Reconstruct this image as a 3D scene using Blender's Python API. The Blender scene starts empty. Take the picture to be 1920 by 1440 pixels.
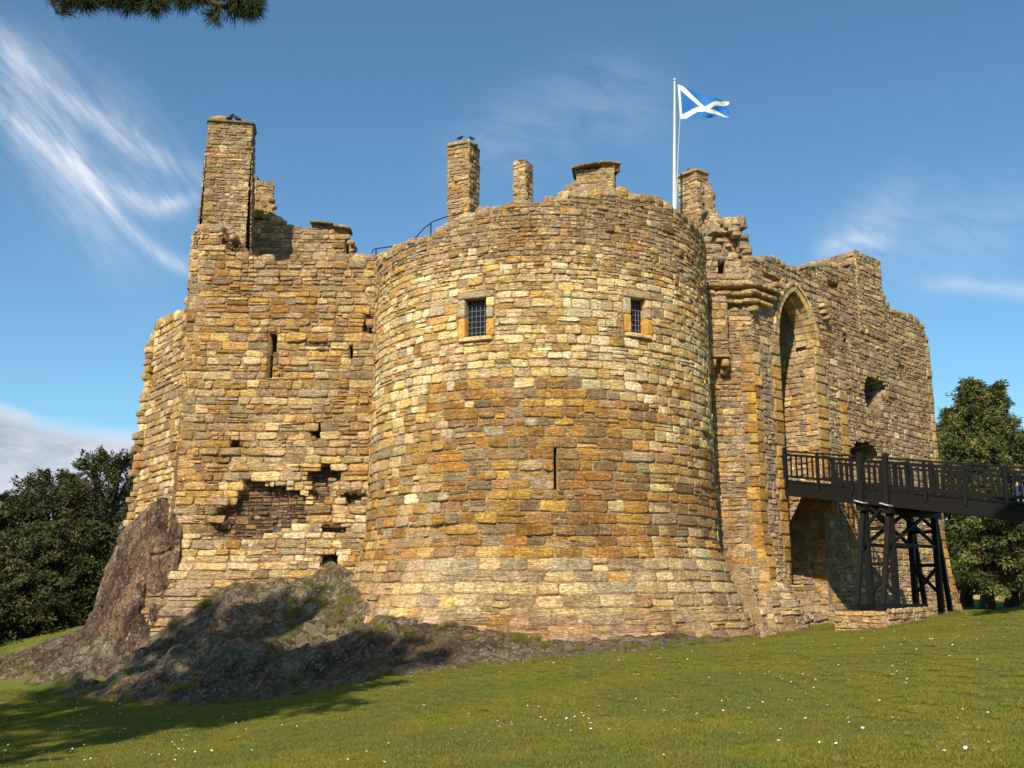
import bpy, math, random
import numpy as np
from math import radians as R, sin, cos, tan, pi

# ------------------------------------------------------------------ camera, sky, sun, exposure
S = bpy.context.scene
COL = S.collection
EYE = 1.6
PITCH = R(11.3)
F = 1900.0
cam_d = bpy.data.cameras.new('camera')
cam = bpy.data.objects.new('camera', cam_d)
COL.objects.link(cam)
cam.location = (0, 0, EYE)
cam.rotation_euler = (R(90) + PITCH, 0, 0)
cam_d.sensor_width = 36
cam_d.lens = F / 1920 * 36
cam_d.clip_start = 0.1
cam_d.clip_end = 8000
S.camera = cam

SUN_AZ = R(-16)      # azimuth of the sun behind the camera, negative = to the left
SUN_EL = R(40)
to_sun = np.array([sin(SUN_AZ) * cos(SUN_EL), -cos(SUN_AZ) * cos(SUN_EL), sin(SUN_EL)])
sl = bpy.data.lights.new('sun', 'SUN')
sl.energy = 4.6
sl.angle = R(0.53)
sl.color = (1.0, 0.89, 0.71)
sun = bpy.data.objects.new('sun', sl)
COL.objects.link(sun)
from mathutils import Vector
sun.rotation_euler = Vector(tuple(to_sun)).to_track_quat('Z', 'Y').to_euler()
sun.location = (-20, -30, 60)

S.view_settings.view_transform = 'Standard'
S.view_settings.look = 'None'
S.view_settings.exposure = 0.55
S.view_settings.gamma = 1.0


def ray(px, py):
    a = (px - 960) / F
    b = (720 - py) / F
    return np.array([a, cos(PITCH) - b * sin(PITCH), sin(PITCH) + b * cos(PITCH)])


def P(px, py, Y):
    d = ray(px, py)
    return np.array([d[0] / d[1] * Y, Y, EYE + d[2] / d[1] * Y])


class NT:
    """tiny node-tree helper"""
    def __init__(s, tree):
        s.t = tree
        s.n = tree.nodes
        s.l = tree.links

    def new(s, typ, **kw):
        n = s.n.new(typ)
        for k, v in kw.items():
            setattr(n, k, v)
        return n

    def inp(s, sock, v):
        if isinstance(v, bpy.types.NodeSocket):
            s.l.new(v, sock)
        else:
            sock.default_value = v

    def m(s, op, a, b=0.0, c=None, clamp=False):
        n = s.n.new('ShaderNodeMath')
        n.operation = op
        n.use_clamp = clamp
        s.inp(n.inputs[0], a)
        s.inp(n.inputs[1], b)
        if c is not None:
            s.inp(n.inputs[2], c)
        return n.outputs[0]

    def ramp(s, v, lo, hi, a=0.0, b=1.0, smooth=True):
        n = s.n.new('ShaderNodeMapRange')
        n.interpolation_type = 'SMOOTHSTEP' if smooth else 'LINEAR'
        s.inp(n.inputs['Value'], v)
        n.inputs['From Min'].default_value = lo
        n.inputs['From Max'].default_value = hi
        n.inputs['To Min'].default_value = a
        n.inputs['To Max'].default_value = b
        return n.outputs[0]

    def mix(s, f, a, b, typ='MIX'):
        n = s.n.new('ShaderNodeMix')
        n.data_type = 'RGBA'
        n.blend_type = typ
        s.inp(n.inputs[0], f)
        for i, v in ((6, a), (7, b)):
            if isinstance(v, bpy.types.NodeSocket):
                s.l.new(v, n.inputs[i])
            else:
                n.inputs[i].default_value = (*v, 1)
        return n.outputs[2]

    def noise(s, vec, scale, detail=4, rough=0.55, out=0, dist=0.0):
        n = s.n.new('ShaderNodeTexNoise')
        if vec is not None:
            s.l.new(vec, n.inputs['Vector'])
        n.inputs['Scale'].default_value = scale
        n.inputs['Detail'].default_value = detail
        n.inputs['Roughness'].default_value = rough
        n.inputs['Distortion'].default_value = dist
        return n.outputs[out]

    def scale(s, vec, sc):
        n = s.n.new('ShaderNodeMapping')
        s.l.new(vec, n.inputs['Vector'])
        n.inputs['Scale'].default_value = sc
        return n.outputs[0]


W = bpy.data.worlds.new('World')
S.world = W
W.use_nodes = True
w = NT(W.node_tree)
w.n.clear()
sky = w.new('ShaderNodeTexSky', sky_type='NISHITA')
sky.sun_disc = False
sky.sun_elevation = SUN_EL
sky.sun_rotation = R(180) - SUN_AZ + 0.0
sky.altitude = 50
sky.air_density = 1.0
sky.dust_density = 0.35
sky.ozone_density = 2.2
tc = w.new('ShaderNodeTexCoord')
sep = w.new('ShaderNodeSeparateXYZ')
w.l.new(tc.outputs['Generated'], sep.inputs[0])
yy = w.m('MAXIMUM', sep.outputs[1], 0.05)
U = w.m('DIVIDE', sep.outputs[0], yy)
V = w.m('DIVIDE', sep.outputs[2], yy)
front = w.ramp(sep.outputs[1], 0.05, 0.3)


def uvp(px, py):
    d = ray(px, py)
    return d[0] / d[1], d[2] / d[1]


comb = w.new('ShaderNodeCombineXYZ')
w.l.new(U, comb.inputs[0])
w.l.new(V, comb.inputs[1])
uv = comb.outputs[0]


def rotmap(vec, ang, sc):
    n = w.new('ShaderNodeMapping')
    w.l.new(vec, n.inputs['Vector'])
    n.inputs['Rotation'].default_value = (0, 0, ang)
    return w.scale(n.outputs[0], sc)


warp = w.noise(uv, 7, 4, 0.6)
streak = w.noise(rotmap(uv, R(50), (5, 20, 1)), 1.3, 8, 0.68, dist=0.7)
fine = w.noise(rotmap(uv, R(15), (10, 30, 1)), 1.2, 7, 0.66, dist=0.6)
puff = w.noise(w.scale(uv, (5, 11, 1)), 1.3, 7, 0.6, dist=0.3)


def band(pts, wid, amp, u_fade=0.03, soft=1.0):
    """a wisp of cirrus that follows three sky directions"""
    q = [uvp(*p) for p in pts]
    A = np.array([[1, a, a * a] for a, _ in q])
    c = np.linalg.solve(A, np.array([b for _, b in q]))
    us = [a for a, _ in q]
    v0 = w.m('ADD', w.m('MULTIPLY_ADD', U, float(c[1]), float(c[0])), w.m('MULTIPLY', w.m('MULTIPLY', U, U), float(c[2])))
    d = w.m('ADD', w.m('SUBTRACT', V, v0), w.m('MULTIPLY', w.m('SUBTRACT', warp, 0.5), wid * 1.6))
    d = w.m('DIVIDE', d, wid)
    g = w.m('POWER', 2.718, w.m('MULTIPLY', w.m('MULTIPLY', d, d), -1.0))
    g = w.m('MULTIPLY', g, w.ramp(U, min(us) - u_fade, min(us) + u_fade))
    g = w.m('MULTIPLY', g, w.ramp(U, max(us) + u_fade, max(us) - u_fade))
    return w.m('MULTIPLY', g, amp)


def add(*xs):
    r = xs[0]
    for x in xs[1:]:
        r = w.m('ADD', r, x)
    return r


cirrus = add(
    band([(140, 290), (215, 400), (365, 505)], 0.009, 0.50, 0.02),
    band([(-40, 185), (80, 265), (200, 375)], 0.013, 0.42, 0.03),
    band([(-40, 150), (60, 230), (190, 400)], 0.045, 0.38, 0.04),
    band([(-40, 40), (150, 205), (390, 335)], 0.013, 0.36, 0.05),
    band([(-40, 90), (120, 180), (330, 330)], 0.050, 0.26, 0.06),
    band([(180, 330), (250, 375), (370, 378)], 0.013, 0.42, 0.03),
    band([(300, 385), (335, 380), (365, 372)], 0.007, 0.30, 0.01),
    band([(40, 330), (120, 380), (300, 480)], 0.05, 0.16, 0.05))
fib = w.noise(rotmap(uv, R(47), (12, 85, 1)), 1.4, 6, 0.7, dist=0.5)
cir = w.m('MULTIPLY', cirrus, w.m('MULTIPLY', w.m('MULTIPLY_ADD', streak, 3.0, -0.75, clamp=True), w.m('MULTIPLY_ADD', fib, 1.6, 0.02)))
cir2 = add(
    band([(1540, 470), (1590, 458), (1660, 450)], 0.010, 0.26, 0.02),
    band([(1560, 485), (1620, 440), (1700, 370)], 0.035, 0.17, 0.03),
    band([(1740, 535), (1840, 535), (1960, 555)], 0.009, 0.28, 0.03),
    band([(1560, 500), (1750, 440), (1960, 400)], 0.05, 0.13, 0.05),
    band([(850, 300), (1000, 230), (1250, 200)], 0.05, 0.12, 0.05))
cir2 = w.m('MULTIPLY', cir2, w.m('MULTIPLY_ADD', fine, 4.0, -1.2, clamp=True))
# low cloud bank to the left
t0 = uvp(0, 752); t1 = uvp(130, 790); t2 = uvp(270, 815)
A = np.array([[1, a, a * a] for a, _ in (t0, t1, t2)])
c = np.linalg.solve(A, np.array([b for _, b in (t0, t1, t2)]))
vt = w.m('ADD', w.m('MULTIPLY_ADD', U, float(c[1]), float(c[0])), w.m('MULTIPLY', w.m('MULTIPLY', U, U), float(c[2])))
dd = w.m('SUBTRACT', w.m('ADD', vt, w.m('MULTIPLY', w.m('SUBTRACT', puff, 0.5), 0.06)), V)
bank = w.m('MULTIPLY', w.ramp(dd, -0.004, 0.018), w.ramp(U, -0.30, -0.36))
bank = w.m('MULTIPLY', bank, w.ramp(puff, 0.30, 0.48, 0.55, 1.0))
lowhz = w.m('MULTIPLY', w.ramp(V, 0.13, 0.0), 0.30)
mask = add(cir, cir2)
mask = w.m('MULTIPLY', w.m('MINIMUM', mask, 0.92), front)
tint = w.mix(1.0, sky.outputs[0], (0.66, 0.94, 1.0), 'MULTIPLY')
c1 = w.mix(mask, tint, (6.3, 6.6, 7.2))
c2 = w.mix(w.m('MULTIPLY', lowhz, front), c1, (5.2, 6.0, 7.0))
bcol = w.mix(w.ramp(dd, 0.0, 0.022), (5.6, 5.9, 6.3), w.mix(w.ramp(puff, 0.40, 0.60), (2.9, 3.5, 4.3), (4.6, 5.0, 5.6)))
c3 = w.mix(w.m('MULTIPLY', bank, front), c2, bcol)
bg = w.new('ShaderNodeBackground')
w.l.new(c3, bg.inputs[0])
bg.inputs[1].default_value = 0.096
wo = w.new('ShaderNodeOutputWorld')
w.l.new(bg.outputs[0], wo.inputs[0])

# ------------------------------------------------------------------ helpers
rng = np.random.default_rng(7)
random.seed(7)


def hash3(i, j, k):
    h = (i * 374761393 + j * 668265263 + k * 2147483647 + 1274126177) & 0xFFFFFFFF
    h = ((h ^ (h >> 13)) * 1274126177) & 0xFFFFFFFF
    h = h ^ (h >> 16)
    return (h & 0xFFFFFF) / float(0xFFFFFF)


def vnoise(p):
    p = np.asarray(p, float)
    i = np.floor(p).astype(np.int64)
    f = p - i
    f = f * f * (3 - 2 * f)
    r = 0
    for a in (0, 1):
        for b in (0, 1):
            for c_ in (0, 1):
                wgt = (f[..., 0] if a else 1 - f[..., 0]) * (f[..., 1] if b else 1 - f[..., 1]) * (f[..., 2] if c_ else 1 - f[..., 2])
                r = r + wgt * hash3(i[..., 0] + a, i[..., 1] + b, i[..., 2] + c_)
    return r


def fbm(p, o=4):
    p = np.asarray(p, float)
    a, s, r = 0.5, 1.0, 0
    for k in range(o):
        r = r + a * (vnoise(p * s + 17.3 * k) - 0.5)
        a *= 0.5
        s *= 2.03
    return r


def sstep(a, b, x):
    t = np.clip((x - a) / (b - a), 0, 1)
    return t * t * (3 - 2 * t)


class Acc:
    def __init__(s):
        s.v, s.q, s.c, s.n = [], [], [], 0

    def add(s, v, q, c):
        v = np.asarray(v, float).reshape(-1, 3)
        q = np.asarray(q, np.int64).reshape(-1, 4)
        c = np.asarray(c, float)
        if c.ndim == 1:
            c = np.tile(c[:3], (len(v), 1))
        s.v.append(v)
        s.q.append(q + s.n)
        s.c.append(c[:, :3])
        s.n += len(v)

    def build(s, name, m, parent=None, smooth=True):
        v = np.concatenate(s.v)
        q = np.concatenate(s.q)
        c = np.concatenate(s.c)
        me = bpy.data.meshes.new(name)
        me.vertices.add(len(v))
        me.vertices.foreach_set('co', v.astype(np.float32).ravel())
        # a quad whose last two indices are equal is a triangle
        tri = q[:, 2] == q[:, 3]
        qq, tt = q[~tri], q[tri][:, :3]
        li = np.concatenate([qq.ravel(), tt.ravel()])
        me.loops.add(len(li))
        me.loops.foreach_set('vertex_index', li.astype(np.int32))
        np_ = len(qq) + len(tt)
        me.polygons.add(np_)
        st = np.concatenate([np.arange(len(qq)) * 4, len(qq) * 4 + np.arange(len(tt)) * 3])
        me.polygons.foreach_set('loop_start', st.astype(np.int32))
        me.polygons.foreach_set('loop_total', np.concatenate([np.full(len(qq), 4), np.full(len(tt), 3)]).astype(np.int32))
        me.polygons.foreach_set('use_smooth', np.full(np_, smooth))
        at = me.color_attributes.new('Col', 'FLOAT_COLOR', 'POINT')
        at.data.foreach_set('color', np.hstack([c, np.ones((len(c), 1))]).astype(np.float32).ravel())
        me.update(calc_edges=True)
        me.validate()
        o = bpy.data.objects.new(name, me)
        COL.objects.link(o)
        me.materials.append(m)
        if parent:
            o.parent = parent
        return o


def tag(o, label=None, cat=None, group=None, kind=None):
    if label:
        o['label'] = label
    if cat:
        o['category'] = cat
    if group:
        o['group'] = group
    if kind:
        o['kind'] = kind
    return o


def empty(name, loc=(0, 0, 0)):
    o = bpy.data.objects.new(name, None)
    COL.objects.link(o)
    o.location = loc
    o.empty_display_size = 0.3
    return o


def unparent_fix(root):
    """children were built in world space: cancel the root's own location"""
    off = Vector(root.location)
    for ch in COL.objects:
        if ch.parent == root:
            ch.location = Vector(ch.location) - off


# ------------------------------------------------------------------ materials
def mat(name):
    m = bpy.data.materials.new(name)
    m.use_nodes = True
    t = NT(m.node_tree)
    t.n.clear()
    o = t.new('ShaderNodeOutputMaterial')
    b = t.new('ShaderNodeBsdfPrincipled')
    t.l.new(b.outputs[0], o.inputs[0])
    return m, t, b, o


def stone_mat(name='weathered_stone', bed=1.0, speck=1.0, bump=1.0):
    m, t, b, o = mat(name)
    g = t.new('ShaderNodeNewGeometry')
    pos = g.outputs['Position']
    at = t.new('ShaderNodeAttribute', attribute_name='Col')
    n1 = t.noise(pos, 2.2, 5, 0.65)
    n2 = t.noise(pos, 11, 5, 0.65)
    bedv = t.scale(pos, (1.5, 1.5, 13))
    n3 = t.noise(bedv, 1.6, 5, 0.6, dist=0.8)
    n4 = t.noise(pos, 38, 3, 0.7)
    val = t.m('MULTIPLY', t.ramp(n2, 0.25, 0.75, 0.72, 1.25), t.ramp(n3, 0.3, 0.7, 1.0 - 0.22 * bed, 1.0 + 0.16 * bed))
    val = t.m('MULTIPLY', val, t.ramp(n1, 0.3, 0.7, 0.82, 1.14))
    cv = t.new('ShaderNodeCombineXYZ')
    for i in range(3):
        t.l.new(val, cv.inputs[i])
    c_ = t.mix(1.0, at.outputs['Color'], cv.outputs[0], 'MULTIPLY')
    # ochre iron staining and grey lichen blotches
    st = t.ramp(t.noise(pos, 4.5, 4, 0.6, dist=1.0), 0.56, 0.72)
    c_ = t.mix(t.m('MULTIPLY', st, 0.40), c_, t.mix(1.0, c_, (1.05, 0.72, 0.38), 'MULTIPLY'))
    gl = t.ramp(t.noise(pos, 7.5, 5, 0.7), 0.57, 0.66)
    c_ = t.mix(t.m('MULTIPLY', gl, 0.38), c_, (0.27, 0.235, 0.16))
    sp = t.m('MULTIPLY', t.ramp(t.noise(pos, 24, 3, 0.75), 0.66, 0.70), t.ramp(t.noise(pos, 1.1, 3, 0.6), 0.45, 0.6))
    c_ = t.mix(t.m('MULTIPLY', sp, 0.75 * speck), c_, (0.62, 0.58, 0.48))
    dk = t.ramp(t.noise(pos, 9, 5, 0.8, dist=0.6), 0.64, 0.74)
    c_ = t.mix(t.m('MULTIPLY', dk, 0.5), c_, (0.07, 0.05, 0.035))
    # thin dark partings where the bedding has weathered out
    bl = t.ramp(t.m('ABSOLUTE', t.m('SUBTRACT', t.noise(bedv, 2.6, 4, 0.65, dist=1.3), 0.5)), 0.035, 0.0)
    c_ = t.mix(t.m('MULTIPLY', bl, 0.42 * bed), c_, t.mix(1.0, c_, (0.45, 0.36, 0.28), 'MULTIPLY'))
    # broad weathering that runs over stones and joints alike
    wz = t.noise(t.scale(pos, (1, 1, .55)), 0.55, 5, 0.6)
    c_ = t.mix(t.ramp(wz, 0.46, 0.66, 0, 0.7), c_, t.mix(1.0, c_, (0.82, 0.68, 0.50), 'MULTIPLY'))
    wy = t.noise(t.scale(pos, (2.2, 2.2, .35)), 1.0, 5, 0.62)
    c_ = t.mix(t.ramp(wy, 0.54, 0.70, 0, 0.6), c_, t.mix(1.0, c_, (0.66, 0.64, 0.60), 'MULTIPLY'))
    c_ = t.mix(t.ramp(wy, 0.42, 0.30, 0, 0.35), c_, t.mix(1.0, c_, (1.25, 1.2, 1.12), 'MULTIPLY'))
    c_ = t.mix(1.0, c_, (1.46, 1.40, 1.28), 'MULTIPLY')
    t.l.new(c_, b.inputs['Base Color'])
    b.inputs['Roughness'].default_value = 0.93
    b.inputs['Specular IOR Level'].default_value = 0.15
    h = t.m('ADD', t.m('SUBTRACT', t.m('MULTIPLY', n3, 1.1 * bed), t.m('MULTIPLY', bl, .35 * bed)), t.m('ADD', t.m('MULTIPLY', n2, 0.9), t.m('MULTIPLY', n4, 0.25)))
    bp = t.new('ShaderNodeBump')
    bp.inputs['Strength'].default_value = 0.95
    bp.inputs['Distance'].default_value = 0.075 * bump
    t.l.new(h, bp.inputs['Height'])
    t.l.new(bp.outputs[0], b.inputs['Normal'])
    return m


def rock_mat():
    m, t, b, o = mat('outcrop_rock')
    g = t.new('ShaderNodeNewGeometry')
    pos = g.outputs['Position']
    at = t.new('ShaderNodeAttribute', attribute_name='Col')
    n1 = t.noise(pos, 1.3, 6, 0.65)
    n2 = t.noise(pos, 7, 6, 0.7)
    crk = t.ramp(t.m('ABSOLUTE', t.m('SUBTRACT', t.noise(t.scale(pos, (1, 1, .45)), 2.3, 6, 0.62, dist=.5), 0.5)), 0.045, 0.0)
    crk2 = t.ramp(t.m('ABSOLUTE', t.m('SUBTRACT', t.noise(pos, 6.5, 5, 0.6, dist=.3), 0.5)), 0.05, 0.0)
    val = t.m('MULTIPLY', t.ramp(n2, 0.25, 0.75, 0.55, 1.4), t.ramp(n1, 0.3, 0.7, 0.75, 1.2))
    cv = t.new('ShaderNodeCombineXYZ')
    for i in range(3):
        t.l.new(val, cv.inputs[i])
    c_ = t.mix(1.0, at.outputs['Color'], cv.outputs[0], 'MULTIPLY')
    li = t.m('MULTIPLY', t.ramp(t.noise(pos, 13, 4, 0.75), 0.54, 0.62), t.ramp(t.noise(pos, 0.9, 3, 0.6), 0.44, 0.56))
    c_ = t.mix(t.m('MULTIPLY', li, 0.8), c_, (0.46, 0.42, 0.34))
    moss = t.ramp(t.noise(pos, 2.4, 4, 0.65), 0.58, 0.68)
    up = t.new('ShaderNodeSeparateXYZ')
    t.l.new(g.outputs['Normal'], up.inputs[0])
    moss = t.m('MULTIPLY', moss, t.ramp(up.outputs[2], 0.45, 0.8))
    c_ = t.mix(t.m('MULTIPLY', moss, 0.75), c_, t.mix(t.noise(pos, 1.1, 3, .5), (0.10, 0.13, 0.03), (0.24, 0.19, 0.09)))
    dk = t.ramp(t.noise(pos, 5, 5, 0.8, dist=1.2), 0.60, 0.7)
    c_ = t.mix(t.m('MULTIPLY', dk, 0.6), c_, (0.035, 0.026, 0.022))
    c_ = t.mix(t.m('MULTIPLY', crk, 0.45), c_, (0.03, 0.02, 0.015))
    c_ = t.mix(t.m('MULTIPLY', crk2, 0.08), c_, (0.03, 0.02, 0.015))
    t.l.new(c_, b.inputs['Base Color'])
    b.inputs['Roughness'].default_value = 0.95
    b.inputs['Specular IOR Level'].default_value = 0.15
    h = t.m('SUBTRACT', t.m('ADD', t.m('MULTIPLY', n1, 1.2), t.m('MULTIPLY', n2, 1.0)), t.m('ADD', t.m('MULTIPLY', crk, .4), t.m('MULTIPLY', crk2, .10)))
    bp = t.new('ShaderNodeBump')
    bp.inputs['Strength'].default_value = 1.0
    bp.inputs['Distance'].default_value = 0.19
    t.l.new(h, bp.inputs['Height'])
    t.l.new(bp.outputs[0], b.inputs['Normal'])
    return m


def lawn_mat():
    m, t, b, o = mat('lawn')
    g = t.new('ShaderNodeNewGeometry')
    pos = g.outputs['Position']
    n1 = t.noise(pos, 0.35, 4, 0.6)
    n2 = t.noise(pos, 1.7, 5, 0.65)
    n3 = t.noise(pos, 34, 4, 0.75)
    n4 = t.noise(t.scale(pos, (1, 1, 0.2)), 9, 4, 0.6)
    c_ = t.mix(t.ramp(n2, 0.38, 0.62), (0.125, 0.158, 0.022), (0.180, 0.178, 0.034))
    c_ = t.mix(t.m('MULTIPLY', t.ramp(n4, 0.5, 0.7), 0.5), c_, (0.14, 0.12, 0.035))
    c_ = t.mix(t.m('MULTIPLY', t.ramp(n1, 0.5, 0.66), 0.5), c_, (0.05, 0.10, 0.012))
    c_ = t.mix(t.m('MULTIPLY', t.ramp(n3, 0.55, 0.7), 0.55), c_, (0.018, 0.03, 0.006))
    t.l.new(c_, b.inputs['Base Color'])
    b.inputs['Roughness'].default_value = 0.95
    b.inputs['Specular IOR Level'].default_value = 0.1
    bp = t.new('ShaderNodeBump')
    bp.inputs['Strength'].default_value = 0.9
    bp.inputs['Distance'].default_value = 0.05
    t.l.new(n3, bp.inputs['Height'])
    t.l.new(bp.outputs[0], b.inputs['Normal'])
    return m


def leaf_mat(name, trans=0.25, worldvar=False):
    m, t, b, o = mat(name)
    at = t.new('ShaderNodeAttribute', attribute_name='Col')
    c_ = at.outputs['Color']
    if worldvar:
        g = t.new('ShaderNodeNewGeometry')
        pos = g.outputs['Position']
        c_ = t.mix(t.ramp(t.noise(pos, 1.5, 5, 0.65), 0.40, 0.62), c_, t.mix(1.0, c_, (1.25, 1.02, 1.1), 'MULTIPLY'))
        c_ = t.mix(t.ramp(t.noise(pos, 0.4, 4, 0.6), 0.42, 0.60), c_, t.mix(1.0, c_, (1.25, 1.15, 1.0), 'MULTIPLY'))
    t.l.new(c_, b.inputs['Base Color'])
    b.inputs['Roughness'].default_value = 0.7
    b.inputs['Specular IOR Level'].default_value = 0.2
    tr = t.new('ShaderNodeBsdfTranslucent')
    t.l.new(c_, tr.inputs[0])
    mx = t.new('ShaderNodeMixShader')
    mx.inputs[0].default_value = trans
    t.l.new(b.outputs[0], mx.inputs[1])
    t.l.new(tr.outputs[0], mx.inputs[2])
    t.l.new(mx.outputs[0], o.inputs[0])
    return m


def plain(name, col, rough=0.6, metal=0.0, var=0.25, scale=12, spec=0.4, bump=0.0, stretch=(1, 1, 1)):
    m, t, b, o = mat(name)
    g = t.new('ShaderNodeNewGeometry')
    n = t.noise(t.scale(g.outputs['Position'], stretch), scale, 5, 0.6)
    c_ = t.mix(n, tuple(x * (1 - var) for x in col), tuple(min(1, x * (1 + var)) for x in col))
    t.l.new(c_, b.inputs['Base Color'])
    b.inputs['Roughness'].default_value = rough
    b.inputs['Metallic'].default_value = metal
    b.inputs['Specular IOR Level'].default_value = spec
    if bump:
        bp = t.new('ShaderNodeBump')
        bp.inputs['Distance'].default_value = bump
        t.l.new(n, bp.inputs['Height'])
        t.l.new(bp.outputs[0], b.inputs['Normal'])
    return m


M_stone = stone_mat()
M_ashlar = stone_mat('dressed_stone', bed=0.5, bump=0.6)
M_rock = rock_mat()
M_lawn = lawn_mat()
M_leaf = leaf_mat('conifer_foliage', 0.12)
M_grass = leaf_mat('grass_blades', 0.3, True)
M_bark = plain('bark', (0.075, 0.05, 0.035), 0.9, var=0.5, scale=8, bump=0.03, stretch=(4, 4, 1))
M_wood = plain('black_painted_timber', (0.0085, 0.0072, 0.006), 0.6, var=0.6, scale=6, bump=0.012, spec=0.22, stretch=(1, 1, 3))
M_lead = plain('pale_lead_flashing', (0.45, 0.45, 0.43), 0.6, var=0.2)
M_iron = plain('black_iron', (0.012, 0.012, 0.013), 0.5, metal=0.3)
M_white = plain('white_paint', (0.80, 0.80, 0.79), 0.35, var=0.03)
M_cord = plain('pale_cord', (0.6, 0.6, 0.58), 0.8)
M_glass = plain('dark_window_glass', (0.010, 0.011, 0.013), 0.25, var=0.6, scale=5, spec=0.25)
M_cames = plain('grey_lead_lattice', (0.17, 0.18, 0.19), 0.7, var=0.2)
M_petal = plain('daisy_petals', (0.82, 0.82, 0.78), 0.7, var=0.05)
M_bird = plain('black_feathers', (0.012, 0.012, 0.016), 0.5)
M_skin = plain('skin', (0.50, 0.30, 0.22), 0.6, var=0.08)
M_hair = plain('brown_hair', (0.10, 0.05, 0.025), 0.7, var=0.3)
M_coat = plain('tan_coat', (0.20, 0.12, 0.07), 0.85)
M_jean = plain('blue_trousers', (0.03, 0.04, 0.16), 0.85)
M_shoe = plain('white_shoes', (0.7, 0.69, 0.64), 0.6)

# ------------------------------------------------------------------ stone colours (albedo)
PAL = dict(
    white=(0.80, 0.68, 0.45), cream=(0.78, 0.585, 0.30), pale=(0.62, 0.465, 0.25), yellow=(0.64, 0.42, 0.145),
    ochre=(0.54, 0.31, 0.075), orange=(0.42, 0.21, 0.05), brown=(0.33, 0.20, 0.095), tan=(0.47, 0.325, 0.165),
    grey=(0.38, 0.32, 0.23), dgrey=(0.235, 0.18, 0.11), pink=(0.48, 0.34, 0.24), mauve=(0.36, 0.26, 0.20),
    green=(0.44, 0.34, 0.18), dark=(0.13, 0.08, 0.06), rust=(0.37, 0.17, 0.08))
PK = list(PAL)
PV = np.array([PAL[k] for k in PK])
PV = np.clip(PV.mean(1, keepdims=True) + (PV - PV.mean(1, keepdims=True)) * 0.98, .02, .9)
MORTAR = np.array((0.40, 0.29, 0.175))


def pick(weights):
    """weights: (n, len(PK)) -> colours"""
    wts = weights / weights.sum(1, keepdims=True)
    cs = np.cumsum(wts, 1)
    r = rng.random(len(wts))[:, None]
    idx = (r > cs).sum(1).clip(0, len(PK) - 1)
    c_ = PV[idx] * .74 + (wts @ PV) * .26
    c_ = c_ * rng.uniform(0.70, 1.20, (len(c_), 1)) * rng.uniform(0.95, 1.05, (len(c_), 3))
    return c_


def W_(**k):
    return np.array([k.get(n, 0.0) for n in PK]) / max(1e-9, sum(k.values()))


MIXED = W_(white=1.5, cream=4, pale=3, yellow=3.5, ochre=3, orange=1, brown=1, tan=3, grey=2, pink=1.2, green=1)
CREAM = W_(white=7, cream=8, pale=3, yellow=3, ochre=2.8, orange=.6, tan=1.2, grey=.5, pink=1)
DARKP = W_(orange=7, ochre=3, brown=4, dgrey=3.5, grey=1.4, tan=1, yellow=.4, rust=.5, cream=.2)
RUBTOP = W_(brown=3, mauve=3, tan=3, grey=4, pale=3, green=1.5, pink=1.5, ochre=.8, dgrey=.8)
PLINTH = W_(pale=5, cream=3, green=4, tan=2, yellow=1, pink=2, grey=2, ochre=.4)
BASEP = W_(pink=4, mauve=2, tan=3, pale=2, brown=1, ochre=1)
LEFTW = W_(cream=3, pale=3, yellow=3.2, ochre=2.6, orange=1.5, tan=4.2, grey=2.6, green=2, pink=2, brown=2.2, mauve=.8)
CHIM = W_(brown=2, mauve=4.5, tan=3, grey=4.5, pale=2.5, ochre=.4, pink=2, green=1.6, dgrey=.6)
GATE = W_(mauve=6, pink=5, tan=2, pale=3, brown=1.4, grey=4, ochre=.5, dgrey=.6, white=.6)
GATEHI = W_(grey=6, green=3, tan=2, mauve=2.5, pale=3, pink=2, dgrey=.5)
QUOIN = W_(ochre=5, orange=3, yellow=3, tan=2)
QUOINHI = W_(pale=3, green=3, grey=2, yellow=1.5, tan=3)
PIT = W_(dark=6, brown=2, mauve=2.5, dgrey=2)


# ------------------------------------------------------------------ masonry
def numN(f, u, v):
    e = 0.02
    du = f(u + e, v) - f(u - e, v)
    dv = f(u, v + e) - f(u, v - e)
    n = np.cross(du, dv)
    return n / np.linalg.norm(n, axis=1, keepdims=True)


SS = np.array([-1, -.955, -.80, -.42, 0, .42, .80, .955, 1])
TT = np.array([-1, -.91, -.62, 0, .62, .91, 1])


def lay(u0, u1, v0, v1, hfun, wfun, stagger=0.3):
    """courses of stones -> array (n,4) ua ub va vb"""
    out = []
    v = v0
    while v < v1:
        h = rng.uniform(*hfun(v))
        u = u0 - rng.random() * 0.5
        while u < u1:
            wd = rng.uniform(*wfun(v))
            if rng.random() < 0.15:
                wd *= 1.4
            a, b_ = max(u, u0), min(u + wd, u1)
            if b_ - a > 0.06:
                r = rng.random()
                if r < 0.09 and h > 0.2:
                    k = rng.uniform(.35, .65)
                    out += [(a, b_, v, v + h * k), (a, b_, v + h * k, v + h)]
                elif r < 0.16 and b_ - a > 0.45:
                    k = rng.uniform(.4, .6)
                    mid = a + (b_ - a) * k
                    out += [(a, mid, v, v + h * .5), (a, mid, v + h * .5, v + h), (mid, b_, v, v + h)]
                else:
                    out.append((a, b_, v, v + h))
            u += wd
        v += h
    return np.array(out)


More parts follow.
